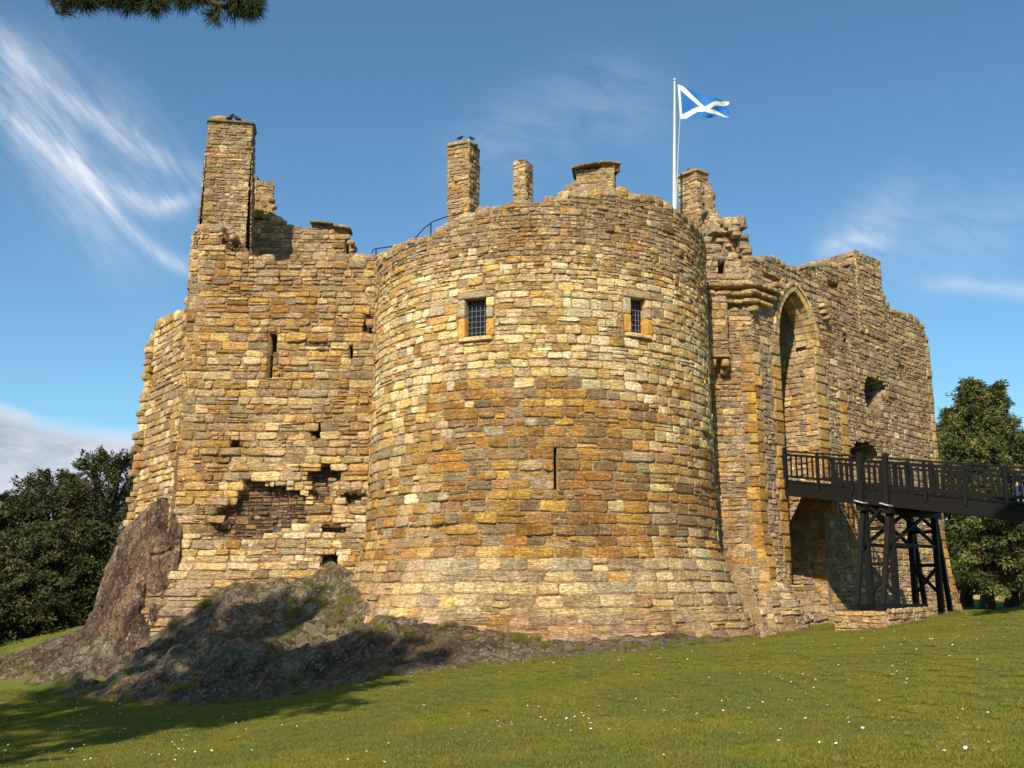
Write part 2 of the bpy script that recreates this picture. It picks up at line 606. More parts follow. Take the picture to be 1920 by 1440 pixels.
def cut(st, rect, keep=0.07):
    r0, r1, q0, q1 = rect
    hit = (st[:, 0] < r1) & (st[:, 1] > r0) & (st[:, 2] < q1) & (st[:, 3] > q0)
    out = [st[~hit]]
    for a, b_, c_, d in st[hit]:
        for pc in ((a, min(b_, r0), c_, d), (max(a, r1), b_, c_, d), (max(a, r0), min(b_, r1), c_, min(d, q0)), (max(a, r0), min(b_, r1), max(c_, q1), d)):
            if pc[1] - pc[0] > keep and pc[3] - pc[2] > keep:
                out.append(np.array([pc]))
    return np.concatenate(out)


def quarter(st, sel):
    s_ = st[sel]
    if len(s_) == 0:
        return st
    um = s_[:, 0] + (s_[:, 1] - s_[:, 0]) * rng.uniform(.35, .65, len(s_))
    vm = s_[:, 2] + (s_[:, 3] - s_[:, 2]) * rng.uniform(.4, .6, len(s_))
    parts = [np.stack(x, 1) for x in ((s_[:, 0], um, s_[:, 2], vm), (um, s_[:, 1], s_[:, 2], vm), (s_[:, 0], um, vm, s_[:, 3]), (um, s_[:, 1], vm, s_[:, 3]))]
    return np.concatenate([st[~sel]] + parts)


def set_stones(acc, f, st, cols, D=None, gap=0.014, protr=(0.004, 0.045), jit=0.03, rough=0.022, warp=0.04, proud=0.0, rim=.90, rnd=1.0):
    n = len(st)
    if n == 0:
        return
    s, t = np.meshgrid(SS, TT, indexing='xy')
    s, t = s.ravel(), t.ravel()
    m = len(s)
    uc, vc = (st[:, 0] + st[:, 1]) / 2, (st[:, 2] + st[:, 3]) / 2
    hw, hh = (st[:, 1] - st[:, 0]) / 2 - gap * rng.uniform(.5, 1.5, n), (st[:, 3] - st[:, 2]) / 2 - gap * rng.uniform(.5, 1.4, n)
    hw, hh = np.maximum(hw, .02), np.maximum(hh, .02)
    ro = rng.uniform(0.02, 0.17, n)[:, None] * rnd
    s2 = s[None] * (1 - ro * np.abs(t[None]) ** 5)
    t2 = t[None] * (1 - ro * 1.2 * np.abs(s[None]) ** 5)
    jm = np.minimum(jit, 0.16 * np.minimum(hw, hh) * 2)[:, None]
    ju = rng.uniform(-1, 1, (n, 4))
    jv = rng.uniform(-1, 1, (n, 4))
    wq = [(1 - s) * (1 - t) / 4, (1 + s) * (1 - t) / 4, (1 - s) * (1 + t) / 4, (1 + s) * (1 + t) / 4]
    du = sum(ju[:, k:k + 1] * wq[k][None] for k in range(4)) * jm
    dv = sum(jv[:, k:k + 1] * wq[k][None] for k in range(4)) * jm
    u = uc[:, None] + hw[:, None] * s2 + du
    v = vc[:, None] + hh[:, None] * t2 + dv
    v = v + warp * 2 * (vnoise(np.stack([u * .45, v * .25, u * 0 + 3.1], -1)) - .5)
    edge = (np.abs(s) > .99) | (np.abs(t) > .99)
    ring = ~edge & ((np.abs(s) > .85) | (np.abs(t) > .75))
    pr = rng.uniform(*protr, n)[:, None] + proud
    pr = np.where(rng.random((n, 1)) < .06, pr + .035, pr)
    tilt = rng.uniform(-.016, .016, (n, 1)) * s[None] + rng.uniform(-.016, .012, (n, 1)) * t[None]
    h = np.where(edge[None], -0.024, pr * np.where(ring[None], rim, 1.0) + tilt)
    uf, vf = u.ravel(), v.ravel()
    p = f(uf, vf)
    N = numN(f, uf, vf)
    rn = (fbm(p * np.array([4.5, 4.5, 9.0]) + 11, 3) * 2.2 + fbm(p * np.array([11, 11, 24.0]) + 3, 2) * 1.7) * rough
    hf = h.ravel() + np.where(np.tile(edge, n), 0, rn)
    if D is not None:
        hf = hf - np.repeat(D(uc, vc), m)
    p = p + N * hf[:, None]
    # ragged outline
    e = fbm(p * 9 + 5, 2) * rough * 1.6
    p = p + np.stack([e, e * 0, fbm(p * 9 + 50, 2) * rough * 1.6], 1)
    nx, ny = len(SS), len(TT)
    i, j = np.meshgrid(np.arange(nx - 1), np.arange(ny - 1))
    b0 = (j * nx + i).ravel()
    q = np.stack([b0, b0 + 1, b0 + nx + 1, b0 + nx], 1)
    Q = (q[None] + (np.arange(n) * m)[:, None, None]).reshape(-1, 4)
    C_ = np.repeat(cols, m, 0)
    C_ = np.where(np.tile(edge, n)[:, None], C_ * .55 + MORTAR * .4, C_)
    acc.add(p, Q, C_)


def backing(acc, f, u0, u1, v0, v1, du=0.14, dv=0.14, top=None, D=None, lines_u=(), lines_v=(), thick=0.9, skip=None, col=MORTAR, back=True):
    us = np.arange(u0, u1 + du * .5, du)
    us[-1] = u1
    vs = np.arange(v0, v1 + dv * .5, dv)
    vs[-1] = v1
    e = 0.012
    for x in lines_u:
        us = np.concatenate([us[(us < x - .03) | (us > x + .03)], [x - e, x + e]])
    for x in lines_v:
        vs = np.concatenate([vs[(vs < x - .03) | (vs > x + .03)], [x - e, x + e]])
    us, vs = np.sort(us), np.sort(vs)
    Ug, Vg = np.meshgrid(us, vs)
    tp = top(us) - 0.06 if top is not None else np.full(len(us), v1)
    Vc = np.minimum(Vg, tp[None])
    u, v = Ug.ravel(), Vc.ravel()
    p = f(u, v)
    N = numN(f, u, v)
    off = np.full(len(u), 0.0) + fbm(p * 5, 3) * .03 - .006
    if D is not None:
        off = off - D(u, v)
    front_ = p + N * off[:, None]
    nu, nv = len(us), len(vs)
    i, j = np.meshgrid(np.arange(nu - 1), np.arange(nv - 1))
    i, j = i.ravel(), j.ravel()
    alive = (Vg[j, i] < tp[i]) | (Vg[j, i + 1] < tp[i + 1])
    if skip is not None:
        cu, cv_ = (us[i] + us[i + 1]) / 2, (vs[j] + vs[j + 1]) / 2
        alive &= ~skip(cu, cv_)
    b0 = (j * nu + i)[alive]
    q = np.stack([b0, b0 + 1, b0 + nu + 1, b0 + nu], 1)
    shade = 0.85 + 0.5 * (vnoise(p * 3)) - .2
    C_ = col[None] * shade[:, None]
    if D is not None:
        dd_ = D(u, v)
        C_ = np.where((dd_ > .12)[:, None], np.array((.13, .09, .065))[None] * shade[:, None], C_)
    acc.add(front_, q, C_)
    if back:
        bp = p - N * thick
        acc.add(bp, q[:, ::-1], C_)
        # top strip and ends
        topi = (nv - 1) * nu + np.arange(nu)
        tv = np.concatenate([front_[topi], bp[topi]])
        k = np.arange(nu - 1)
        acc.add(tv, np.stack([k, k + 1, k + 1 + nu, k + nu], 1), np.tile(col * .8, (2 * nu, 1)))
        for c0, fl in ((0, 0), (nu - 1, 1)):
            ii = np.arange(nv) * nu + c0
            tv = np.concatenate([front_[ii], bp[ii]])
            k = np.arange(nv - 1)
            qq = np.stack([k, k + 1, k + 1 + nv, k + nv], 1)
            acc.add(tv, qq, np.tile(col * .8, (2 * nv, 1)))


def lump(acc, c_, size, rot=0.0, col=(.3, .25, .2), pitch=0.0, roll=0.0, rough=0.12, sq=4.0, n=7):
    """a rough rounded block centred at c_, size = full extents"""
    g = np.linspace(-1, 1, n)
    vs, qs, k0 = [], [], 0
    a, b_ = np.meshgrid(g, g)
    a, b_ = a.ravel(), b_.ravel()
    i, j = np.meshgrid(np.arange(n - 1), np.arange(n - 1))
    bb = (j * n + i).ravel()
    q = np.stack([bb, bb + 1, bb + n + 1, bb + n], 1)
    for ax in range(3):
        for sg in (-1, 1):
            v = np.zeros((len(a), 3))
            v[:, ax] = sg
            v[:, (ax + 1) % 3] = a * sg
            v[:, (ax + 2) % 3] = b_
            vs.append(v)
            qs.append(q + k0)
            k0 += len(a)
    v = np.concatenate(vs)
    nr = (np.abs(v) ** sq).sum(1) ** (1 / sq)
    v = v / nr[:, None] * (1.06 if sq < 8 else 1.02)
    h = np.array(size) / 2
    loc = v * h
    s0 = min(size)
    wn = fbm((loc + np.array(c_)) * (1.1 / max(s0, .05)) + 31, 3)
    loc = loc * (1 + rough * 1.6 * wn[:, None])
    cr, sr = cos(roll), sin(roll)
    loc = np.stack([loc[:, 0] * cr + loc[:, 2] * sr, loc[:, 1], -loc[:, 0] * sr + loc[:, 2] * cr], 1)
    cp, sp_ = cos(pitch), sin(pitch)
    loc = np.stack([loc[:, 0], loc[:, 1] * cp - loc[:, 2] * sp_, loc[:, 1] * sp_ + loc[:, 2] * cp], 1)
    c0, s0_ = cos(rot), sin(rot)
    loc = np.stack([loc[:, 0] * c0 - loc[:, 1] * s0_, loc[:, 0] * s0_ + loc[:, 1] * c0, loc[:, 2]], 1)
    acc.add(loc + np.array(c_), np.concatenate(qs), np.array(col))


def bar(acc, a, b_, w_, h_=None, col=(.02, .02, .02), up=(0, 0, 1), taper=1.0):
    """rectangular bar from a to b"""
    a, b_ = np.array(a, float), np.array(b_, float)
    h_ = w_ if h_ is None else h_
    d = b_ - a
    d = d / np.linalg.norm(d)
    up = np.array(up, float)
    s = np.cross(d, up)
    if np.linalg.norm(s) < 1e-3:
        s = np.cross(d, (1, 0, 0))
    s = s / np.linalg.norm(s)
    t = np.cross(s, d)
    v = []
    for p, k in ((a, 1.0), (b_, taper)):
        for x, y in ((-1, -1), (1, -1), (1, 1), (-1, 1)):
            v.append(p + s * x * w_ / 2 * k + t * y * h_ / 2 * k)
    q = [(0, 1, 2, 3), (7, 6, 5, 4), (0, 4, 5, 1), (1, 5, 6, 2), (2, 6, 7, 3), (3, 7, 4, 0)]
    acc.add(v, q, np.array(col))


def tube(acc, pts, rad, col=(.05, .04, .03), n=8, cap=True):
    pts = np.array(pts, float)
    rad = np.full(len(pts), rad) if np.isscalar(rad) else np.array(rad)
    d = np.gradient(pts, axis=0)
    d /= np.linalg.norm(d, axis=1, keepdims=True) + 1e-9
    ref = np.array([0, 0, 1.0]) if abs(d[0][2]) < .9 else np.array([1.0, 0, 0])
    vs = []
    for p, dd_, r_ in zip(pts, d, rad):
        s = np.cross(dd_, ref)
        s /= np.linalg.norm(s) + 1e-9
        t = np.cross(s, dd_)
        for k in range(n):
            an = 2 * pi * k / n
            vs.append(p + r_ * (cos(an) * s + sin(an) * t))
    q = []
    for i in range(len(pts) - 1):
        for k in range(n):
            k2 = (k + 1) % n
            q.append((i * n + k, i * n + k2, (i + 1) * n + k2, (i + 1) * n + k))
    if cap:
        L = (len(pts) - 1) * n
        for k in range(1, n - 1, 2):
            q.append((0, k, k + 1, (k + 2) % n if k + 2 < n else k + 1))
            q.append((L, L + (k + 2 if k + 2 < n else k + 1) % n if False else L + k + 1, L + k, L + k))
    acc.add(vs, q, np.array(col))


def flat(A_, B_, batter=None, shear=None, bat2=None):
    """vertical wall surface from plan point A to B: f(u along, v height)"""
    A_, B_ = np.array(A_, float), np.array(B_, float)
    L = np.linalg.norm(B_ - A_)
    d = (B_ - A_) / L
    nn = np.array([d[1], -d[0]])

    def f(u, v):
        u, v = np.asarray(u, float), np.asarray(v, float)
        o = batter(v) if batter is not None else v * 0
        if bat2 is not None:
            o = o * bat2(u, v)
        uu = u + (shear(u, v) if shear is not None else 0)
        return np.stack([A_[0] + d[0] * uu + nn[0] * o, A_[1] + d[1] * uu + nn[1] * o, v], -1)

    def inv(px, py):
        r_ = ray(px, py)
        # A + u d + 0*n = s*r
        M_ = np.array([[d[0], -r_[0]], [d[1], -r_[1]]])
        u, s = np.linalg.solve(M_, -A_)
        return u, EYE + s * r_[2]
    return f, inv, L


def profile(inv, pts):
    q = sorted([inv(*p) for p in pts])
    xs, ys = np.array([a for a, _ in q]), np.array([b for _, b in q])

    def top(u):
        u = np.asarray(u, float)
        return np.interp(u, xs, ys) + 0.10 * (vnoise(np.stack([u * 2.3, u * 0, u * 0 + 9], -1)) - .5)
    return top


def capping(acc, f, top, u0, u1, weights, thick=0.8, hmin=0.10, hmax=0.26, skip=0.12):
    u = u0
    while u < u1:
        wd = rng.uniform(.22, .6)
        if rng.random() > skip:
            h = rng.uniform(hmin, hmax)
            uc = min(u + wd / 2, u1 - .05)
            tv = float(top(np.array([uc]))[0]) - .07
            p = f(np.array([uc]), np.array([tv]))[0]
            N = numN(f, np.array([uc]), np.array([tv]))[0]
            tang = math.atan2(*(f(np.array([uc + .1]), np.array([tv]))[0] - p)[[1, 0]])
            for k, dep in enumerate((0.0, .45)):
                c_ = p - N * (.20 + dep)
                c_ = c_ + np.array([0, 0, h * .35 - .05 * k])
                lump(acc, c_, (wd * 1.02, .5, h + .12), tang + rng.uniform(-.15, .15), pick(weights[None])[0], rng.uniform(-.1, .1), rng.uniform(-.12, .12), 0.14, 3.6)
        u += wd * .95


def blobs(lst):
    """lst of (u, v, ru, rv, depth) -> D(u,v)"""
    def D(u, v):
        r_ = np.zeros_like(np.asarray(u, float))
        for (a, b_, ru, rv, dp) in lst:
            q = np.sqrt(((u - a) / ru) ** 2 + ((v - b_) / rv) ** 2)
            q = q + 0.9 * fbm(np.stack([u * 2.2, v * 2.6, u * 0 + a], -1), 3)
            r_ = np.maximum(r_, dp * sstep(1.0, .80, q))
        return r_
    return D


def rects(lst):
    def D(u, v):
        r_ = np.zeros_like(np.asarray(u, float))
        for (a, b_, c_, d, dp) in lst:
            r_ = np.where((u > a) & (u < b_) & (v > c_) & (v < d), dp, r_)
        return r_
    return D


def masonry(acc, f, u0, u1, v0, v1, hfun, wfun, wgt, top=None, holes=(), pits=(), zones=(), drop=None, sub=None,
            thick=0.9, back=True, mcol=None, gap=.014, protr=(.004, .045), rough=.022, jit=.03, warp=.04, stone_u=None, base_skip=None, missing=0.0):
    """zones: (u0,u1,v0,v1,style) are left free of ordinary stones"""
    Dp = blobs(pits) if pits else None
    Dr = rects(holes) if holes else None

    def D(u, v):
        r_ = np.zeros_like(np.asarray(u, float))
        if Dp:
            r_ = np.maximum(r_, Dp(u, v))
        if Dr:
            r_ = np.maximum(r_, Dr(u, v))
        return r_
    a, b_ = stone_u or (u0, u1)
    st = lay(a, b_, v0, v1, hfun, wfun)
    for z in zones:
        st = cut(st, z[:4])
    for hl in holes:
        st = cut(st, hl[:4], .05)
    uc, vc = (st[:, 0] + st[:, 1]) / 2, (st[:, 2] + st[:, 3]) / 2
    if sub is not None:
        st = quarter(st, rng.random(len(st)) < sub(uc, vc))
        uc, vc = (st[:, 0] + st[:, 1]) / 2, (st[:, 2] + st[:, 3]) / 2
    if Dp:
        st = quarter(st, (Dp(uc, vc) > .1))
        uc, vc = (st[:, 0] + st[:, 1]) / 2, (st[:, 2] + st[:, 3]) / 2
    keep = np.ones(len(st), bool)
    if top is not None:
        keep &= vc < top(uc) - .04
    if drop is not None:
        keep &= ~drop(uc, vc)
        for ka, kb in ((0, 2), (1, 2), (0, 3), (1, 3)):
            keep &= ~drop(st[:, ka], st[:, kb])
    if missing:
        keep &= rng.random(len(st)) > missing
    st, uc, vc = st[keep], uc[keep], vc[keep]
    wg = wgt(uc, vc)
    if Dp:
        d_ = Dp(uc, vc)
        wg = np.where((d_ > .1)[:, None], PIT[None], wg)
    cols = pick(wg)
    set_stones(acc, f, st, cols, D if Dp else None, gap, protr, jit, rough, warp)
    lu = [x for h_ in holes for x in h_[:2]]
    lv = [x for h_ in holes for x in h_[2:4]]
    backing(acc, f, u0, u1, v0, v1, top=top, D=D if (Dp or Dr) else None, lines_u=lu, lines_v=lv, thick=thick, skip=base_skip, back=back, col=MORTAR if mcol is None else mcol)


def cw(w_):
    return lambda u, v: np.tile(w_[None], (len(u), 1))


def stonebox(acc, c_, w_, d_, z0, z1, rot=0.0, wgt=CHIM, hf=(.13, .26), wf=(.2, .6), taper=0.0, corner=True, top=None, missing=.01):
    """a four-sided stone stack standing at plan point c_"""
    cr, sr = cos(rot), sin(rot)

    def pt(x, y):
        return (c_[0] + x * cr - y * sr, c_[1] + x * sr + y * cr)
    cs = [(-w_ / 2, -d_ / 2), (w_ / 2, -d_ / 2), (w_ / 2, d_ / 2), (-w_ / 2, d_ / 2)]
    for k in range(4):
        a, b_ = cs[k], cs[(k + 1) % 4]
        f, inv, L = flat(pt(*a), pt(*b_), batter=(lambda v: taper * (z1 - v) / (z1 - z0)) if taper else None)
        masonry(acc, f, 0, L, z0, z1, lambda v: hf, lambda v: wf, cw(wgt), thick=.3, back=False, rough=.018, protr=(.004, .035), top=top[k] if top else None, missing=missing, stone_u=(-.035, L + .035))
        if corner:
            z = z0
            i = k
            while z < z1 - .15:
                h = rng.uniform(.25, .38)
                ww = .38 if i % 2 else .24
                if rng.random() < .6:
                    st = np.array([(0, ww, z, min(z + h, z1)), (L - (.62 - ww), L, z, min(z + h, z1))])
                    set_stones(acc, f, st, pick(np.tile((wgt * .5 + QUOINHI * .5)[None], (2, 1))), protr=(.02, .035), rim=.95, rnd=.4)
                z += h
                i += 1
    # flat top
    zt = z1 - .04
    v = [(*pt(x, y), zt) for x, y in cs]
    acc.add(v, [(0, 1, 2, 3)], MORTAR)


def slab(acc, c_, size, rot, col, pitch=0.0, roll=0.0):
    lump(acc, c_, size, rot, col, pitch, roll, 0.05, 9.0)


# ================================================================== terrain
def tps(pts):
    pts = np.array(pts, float)
    xy, z = pts[:, :2] / 10, pts[:, 2]
    n = len(xy)

    def U_(r2):
        return np.where(r2 > 1e-12, r2 * np.log(np.maximum(r2, 1e-12)), 0)
    K = U_(((xy[:, None] - xy[None]) ** 2).sum(-1)) + np.eye(n) * .02
    Pm = np.hstack([np.ones((n, 1)), xy])
    A_ = np.vstack([np.hstack([K, Pm]), np.hstack([Pm.T, np.zeros((3, 3))])])
    sol = np.linalg.solve(A_, np.concatenate([z, np.zeros(3)]))

    def f(x, y):
        q = np.stack([np.asarray(x, float).ravel() / 10, np.asarray(y, float).ravel() / 10], 1)
        out = np.zeros(len(q))
        for s in range(0, len(q), 20000):
            qs = q[s:s + 20000]
            r2 = ((qs[:, None] - xy[None]) ** 2).sum(-1)
            out[s:s + 20000] = U_(r2) @ sol[:n] + sol[n] + qs @ sol[n + 1:]
        return out.reshape(np.shape(x))
    return f


gp = [(0, 0, 0), (-6, 2, -.4), (6, 2, .35), (0, -12, .2), (-25, -10, -1.0), (25, -10, 1.5), (16, 8, .9), (-14, 6, -1.0)]
for a in [(960, 1440, 10.8), (1920, 1440, 9.0), (1450, 1440, 9.8), (480, 1440, 13), (0, 1440, 17), (960, 1330, 18), (1500, 1300, 17), (1900, 1250, 18),
          (960, 1243, 26.6), (1200, 1219, 27.6), (1050, 1234, 27), (1400, 1202, 33), (1560, 1185, 34.5), (1780, 1152, 38), (1920, 1138, 38), (700, 1276, 26.5), (430, 1338, 23),
          (200, 1402, 19.5), (0, 1292, 33), (60, 1330, 27), (200, 1318, 28.5), (400, 1322, 27.5), (560, 1308, 27.5), (60, 1217, 41), (150, 1178, 43), (100, 1185, 48),
          (1840, 1143, 60), (1920, 1143, 60), (1700, 1170, 41), (1600, 1175, 42), (1850, 1128, 90), (0, 1215, 60)]:
    gp.append(tuple(P(*a)))
gp += [(0, 36, -.1), (-8, 38, .2), (10, 44, .5), (0, 60, .5), (-40, 70, -1.5), (45, 40, 2.0), (40, 90, .6), (-60, 30, -2), (60, 0, 2.5), (0, 110, 0), (-50, -30, -1), (50, -30, 2), (0, -50, 0)]
_g = tps(gp)


def ground(x, y):
    x, y = np.asarray(x, float), np.asarray(y, float)
    r_ = np.hypot(x, y - 20)
    k = sstep(70, 110, r_)
    return _g(np.clip(x, -80, 80), np.clip(y, -60, 120)) * (1 - k) + (-.8) * k


def axis(c0, n, s0, smax):
    t = np.linspace(-1, 1, n)
    return c0 + s0 * np.sinh(t * smax)


xs = axis(0, 331, 14, 5.6)
ys = axis(20, 331, 14, 5.6)
Xg, Yg = np.meshgrid(xs, ys)
Zg = ground(Xg, Yg)
nz = fbm(np.stack([Xg * .5, Yg * .5, Xg * 0], -1), 3) * .10 * sstep(90, 60, np.hypot(Xg, Yg - 20))
Zg = Zg + nz


def gz(x, y):
    x, y = np.asarray(x, float), np.asarray(y, float)
    return ground(x, y) + fbm(np.stack([x * .5, y * .5, x * 0], -1), 3) * .10


a = Acc()
n = len(xs)
i, j = np.meshgrid(np.arange(n - 1), np.arange(n - 1))
b0 = (j * n + i).ravel()
a.add(np.stack([Xg, Yg, Zg], -1).reshape(-1, 3), np.stack([b0, b0 + 1, b0 + n + 1, b0 + n], 1), (.08, .1, .02))
tag(a.build('ground', M_lawn), kind='structure')

# ---- rocky bank under the castle
rk = [(0, 1292, 33.5), (100, 1240, 35), (200, 1195, 35.5), (300, 1165, 34.2), (400, 1140, 33), (450, 1115, 33.6), (530, 1085, 34.2), (600, 1066, 34.4), (670, 1068, 34.4),
      (690, 1103, 31.9), (735, 1148, 29.9), (800, 1176, 28.8), (860, 1190, 28.2), (930, 1203, 27.9), (1000, 1206, 27.8), (1120, 1204, 27.8), (1250, 1200, 28.2), (1350, 1196, 29.8), (1415, 1190, 32.6), (0, 1236, 36.5), (60, 1214, 37.5), (120, 1190, 38.5), (-60, 1260, 35.5),
      (1100, 1222, 27.0), (960, 1237, 26.7), (820, 1250, 26.6), (700, 1266, 26.8), (1230, 1205, 27.5), (600, 1280, 27.4), (500, 1300, 27.4), (400, 1296, 28), (300, 1290, 28.6), (180, 1290, 30), (60, 1285, 32),
      (400, 1215, 30.2), (300, 1225, 31), (520, 1180, 31.5), (560, 1215, 30), (640, 1180, 30.6), (680, 1225, 28.7), (200, 1240, 32.5), (760, 1222, 28.0), (560, 1135, 33),
      (470, 1250, 28.8), (330, 1260, 29.5)]
rf = tps([tuple(P(*q)) for q in rk] + [(-4, 38, 1.8), (-9, 38, 2.2), (-13, 38.5, 1.0), (2, 34, .5), (-18, 40, -.6), (8, 36, .3)])
poly = [P(*q)[:2] for q in [(-60, 1310, 33), (20, 1303, 31.5), (150, 1302, 29.3), (300, 1308, 27.8), (450, 1312, 26.9), (600, 1292, 26.8), (760, 1268, 26.3), (900, 1252, 26.2), (1050, 1238, 26.3), (1200, 1215, 27.0), (1330, 1203, 28.6), (1430, 1200, 32.3)]] + \
    [np.array(q) for q in ((8.2, 36), (2, 38), (-6, 38), (-12, 39), (-15.5, 41), (-18.5, 41), (-22.5, 39))]
poly = np.array(poly)


def polydist(x, y):
    """signed distance, positive inside"""
    px_, py_ = x.ravel(), y.ravel()
    ins = np.zeros(len(px_), bool)
    dmin = np.full(len(px_), 1e9)
    for k in range(len(poly)):
        a_, b_ = poly[k], poly[(k + 1) % len(poly)]
        c1_ = (a_[1] > py_) != (b_[1] > py_)
        xi = (b_[0] - a_[0]) * (py_ - a_[1]) / (b_[1] - a_[1] + 1e-12) + a_[0]
        ins ^= c1_ & (px_ < xi)
        e_ = b_ - a_
        t = np.clip(((px_ - a_[0]) * e_[0] + (py_ - a_[1]) * e_[1]) / (e_ @ e_), 0, 1)
        dmin = np.minimum(dmin, np.hypot(px_ - a_[0] - t * e_[0], py_ - a_[1] - t * e_[1]))
    return np.where(ins, dmin, -dmin).reshape(x.shape)


def rockz(X_, Y_):
    sd = polydist(X_, Y_)
    base = rf(X_, Y_)
    g_ = ground(X_, Y_)
    p3 = np.stack([X_, Y_, X_ * 0], -1)
    q3 = np.stack([X_ * .7 + .5 * Y_, Y_ * .8 - .3 * X_, X_ * 0], -1)
    big = fbm(p3 * .55 + 3, 3) * 1.0
    led = fbm(q3 * 1.4 + 7, 4) * 1.1
    # blocky ledges: quantised steps broken by noise
    zz_ = (big + led) * 3.2
    stp = (np.floor(zz_) + sstep(.55, .95, zz_ - np.floor(zz_))) / 3.2
    led = led + (stp - (big + led)) * .9
    rid = (.5 - np.abs(vnoise(q3 * 1.9 + 20) - .5) * 2) * .26 - .22 * sstep(.12, 0, np.abs(vnoise(p3 * 1.1 + 60) - .5))
    amp = sstep(0, 1.2, sd) * (1 - .68 * sstep(-4, -1, X_))
    amp = amp * .82
    z = base - .22 * sstep(29.5, 31.5, Y_) * sstep(35.2, 34.2, Y_) * sstep(0, 1, sd) + (big + led * .75 + rid - .05) * amp + fbm(p3 * 4, 4) * .15
    return np.where(sd > -1.2, g_ + (z - g_) * sstep(-.35, .35, sd) - .9 * sstep(.1, -.6, sd), g_ - .9), sd


rx = np.arange(-23.5, 9.5, .08)
ry = np.arange(25.2, 42, .08)
Xr, Yr = np.meshgrid(rx, ry)
Zr, sd = rockz(Xr, Yr)
nr_, nc_ = Xr.shape
i, j = np.meshgrid(np.arange(nc_ - 1), np.arange(nr_ - 1))
ok = (sd[:-1, :-1] > -.9)
b0 = (j * nc_ + i)[ok]
hn = fbm(np.stack([Xr * .6, Yr * .6, Xr * 0 + 40], -1), 4)
col_r = np.where((hn > 0.03)[..., None], np.array((.25, .165, .100)), np.array((.155, .102, .063)))
lich = sstep(-.06, .10, fbm(np.stack([Xr * .5 + 9, Yr * .9, Xr * 0 + 4], -1), 4) + .22 * sstep(31.2, 33.2, Yr) * sstep(-10.5, -8, Xr) + .10 * sstep(-1, 2, Xr))[..., None]
col_r = col_r * (1 - lich * .6) + np.array((.33, .27, .17)) * lich * .5
a = Acc()
a.add(np.stack([Xr, Yr, Zr], -1).reshape(-1, 3), np.stack([b0, b0 + 1, b0 + nc_ + 1, b0 + nc_], 1), col_r.reshape(-1, 3))
tag(a.build('rocky_ground', M_rock), kind='structure')


def surfz(x, y):
    x, y = np.atleast_1d(x).astype(float), np.atleast_1d(y).astype(float)
    z, sd_ = rockz(x, y)
    return np.maximum(gz(x, y), z)


# ================================================================== ROUND TOWER
CX, CY, RAD = 1.02, 35.48, 5.91
BZ = np.array([-1.0, 0.0, 0.75, 0.80, 2.05, 2.45, 3.0, 5.5, 9.0, 14.0])
BR = np.array([1.70, 1.32, 0.92, 0.82, 0.42, 0.28, 0.12, 0.05, 0.0, 0.02])


def fdrum(u, v):
    u, v = np.asarray(u, float), np.asarray(v, float)
    an = u / RAD
    r_ = RAD + np.interp(v, BZ, BR)
    return np.stack([CX + r_ * np.sin(an), CY - r_ * np.cos(an), v], -1)


def drum_inv(px, py):
    d = ray(px, py)
    r_ = RAD
    for _ in range(6):
        A_ = d[0] ** 2 + d[1] ** 2
        B_ = -2 * (d[0] * CX + d[1] * CY)
        C_ = CX ** 2 + CY ** 2 - r_ ** 2
        disc = B_ * B_ - 4 * A_ * C_
        s = (-B_ - math.sqrt(max(disc, 0))) / (2 * A_)
        p = d * s
        z = EYE + p[2]
        r_ = RAD + float(np.interp(z, BZ, BR))
    return math.atan2(p[0] - CX, CY - p[1]) * RAD, z


tw = empty('round_tower', (CX, CY, 0))
tag(tw, 'great round drum tower of yellow stone bulging forward at the centre of the castle', 'castle tower')
dtop = profile(drum_inv, [(712, 484), (745, 466), (780, 452), (808, 440), (850, 424), (880, 410), (905, 398), (955, 386), (1000, 378), (1060, 374), (1085, 364), (1150, 362), (1200, 369), (1240, 381), (1280, 404), (1300, 425), (1316, 447), (1326, 470)])


def dcol(u, v):
    n = len(u)
    wg = np.tile(MIXED[None], (n, 1))
    nzv = fbm(np.stack([u * .35, v * .45, u * 0 + 2], -1), 3) * 3.2
    vv = v + nzv
    uu = u + nzv
    cream = (vv > 6.2) & (vv < 10.7)
    wg[cream] = CREAM * .9 + MIXED * .1
    dark = (vv < 7.7) & (v > 2.4) & (uu > -4.0) & (uu < 3.9)
    wg[dark] = DARKP
    dk2 = (vv < 5.2) & (v > 2.4) & ~((uu > -4.0) & (uu < 3.9))
    wg[dk2] = DARKP * .6 + MIXED * .4
    hi = vv > 10.9
    wg[hi] = RUBTOP * .6 + MIXED * .4
    hi = vv > 12.0
    wg[hi] = RUBTOP
    wg[v < 2.45] = PLINTH
    wg[v < 0.78] = BASEP
    return wg


WIN = [((873, 912), (562, 630)), ((1181, 1210), (558, 628))]
wrects = []
for (xa, xb), (ya, yb) in WIN:
    ua, zt = drum_inv(xa, ya)
    ub, zb = drum_inv(xb, yb)
    wrects.append((ua, ub, zb, zt, .42))
us_, zs_ = drum_inv(1040, 838)
ue_, ze_ = drum_inv(1044, 918)
slit = (us_ - .02, us_ + .055, ze_, zs_, .9)
holesD = wrects + [slit]
for px, py, w_, h_ in ((622, 0, 0, 0),):
    pass
wz = [(x0 - .26, x1 + .26, z0 - .16, z1 + .22) for x0, x1, z0, z1, _ in wrects]
pitD = []
for px, py, ru, rv, dp in ((1000, 888, .55, .12, .10), (845, 945, .7, .10, .10), (1030, 1010, .9, .18, .07), (945, 600, .10, .08, .18), (800, 990, .8, .15, .06), (770, 905, .5, .1, .09), (1230, 960, 1.0, .2, .06)):
    u_, v_ = drum_inv(px, py)
    pitD.append((u_, v_, ru, rv, dp))
a = Acc()


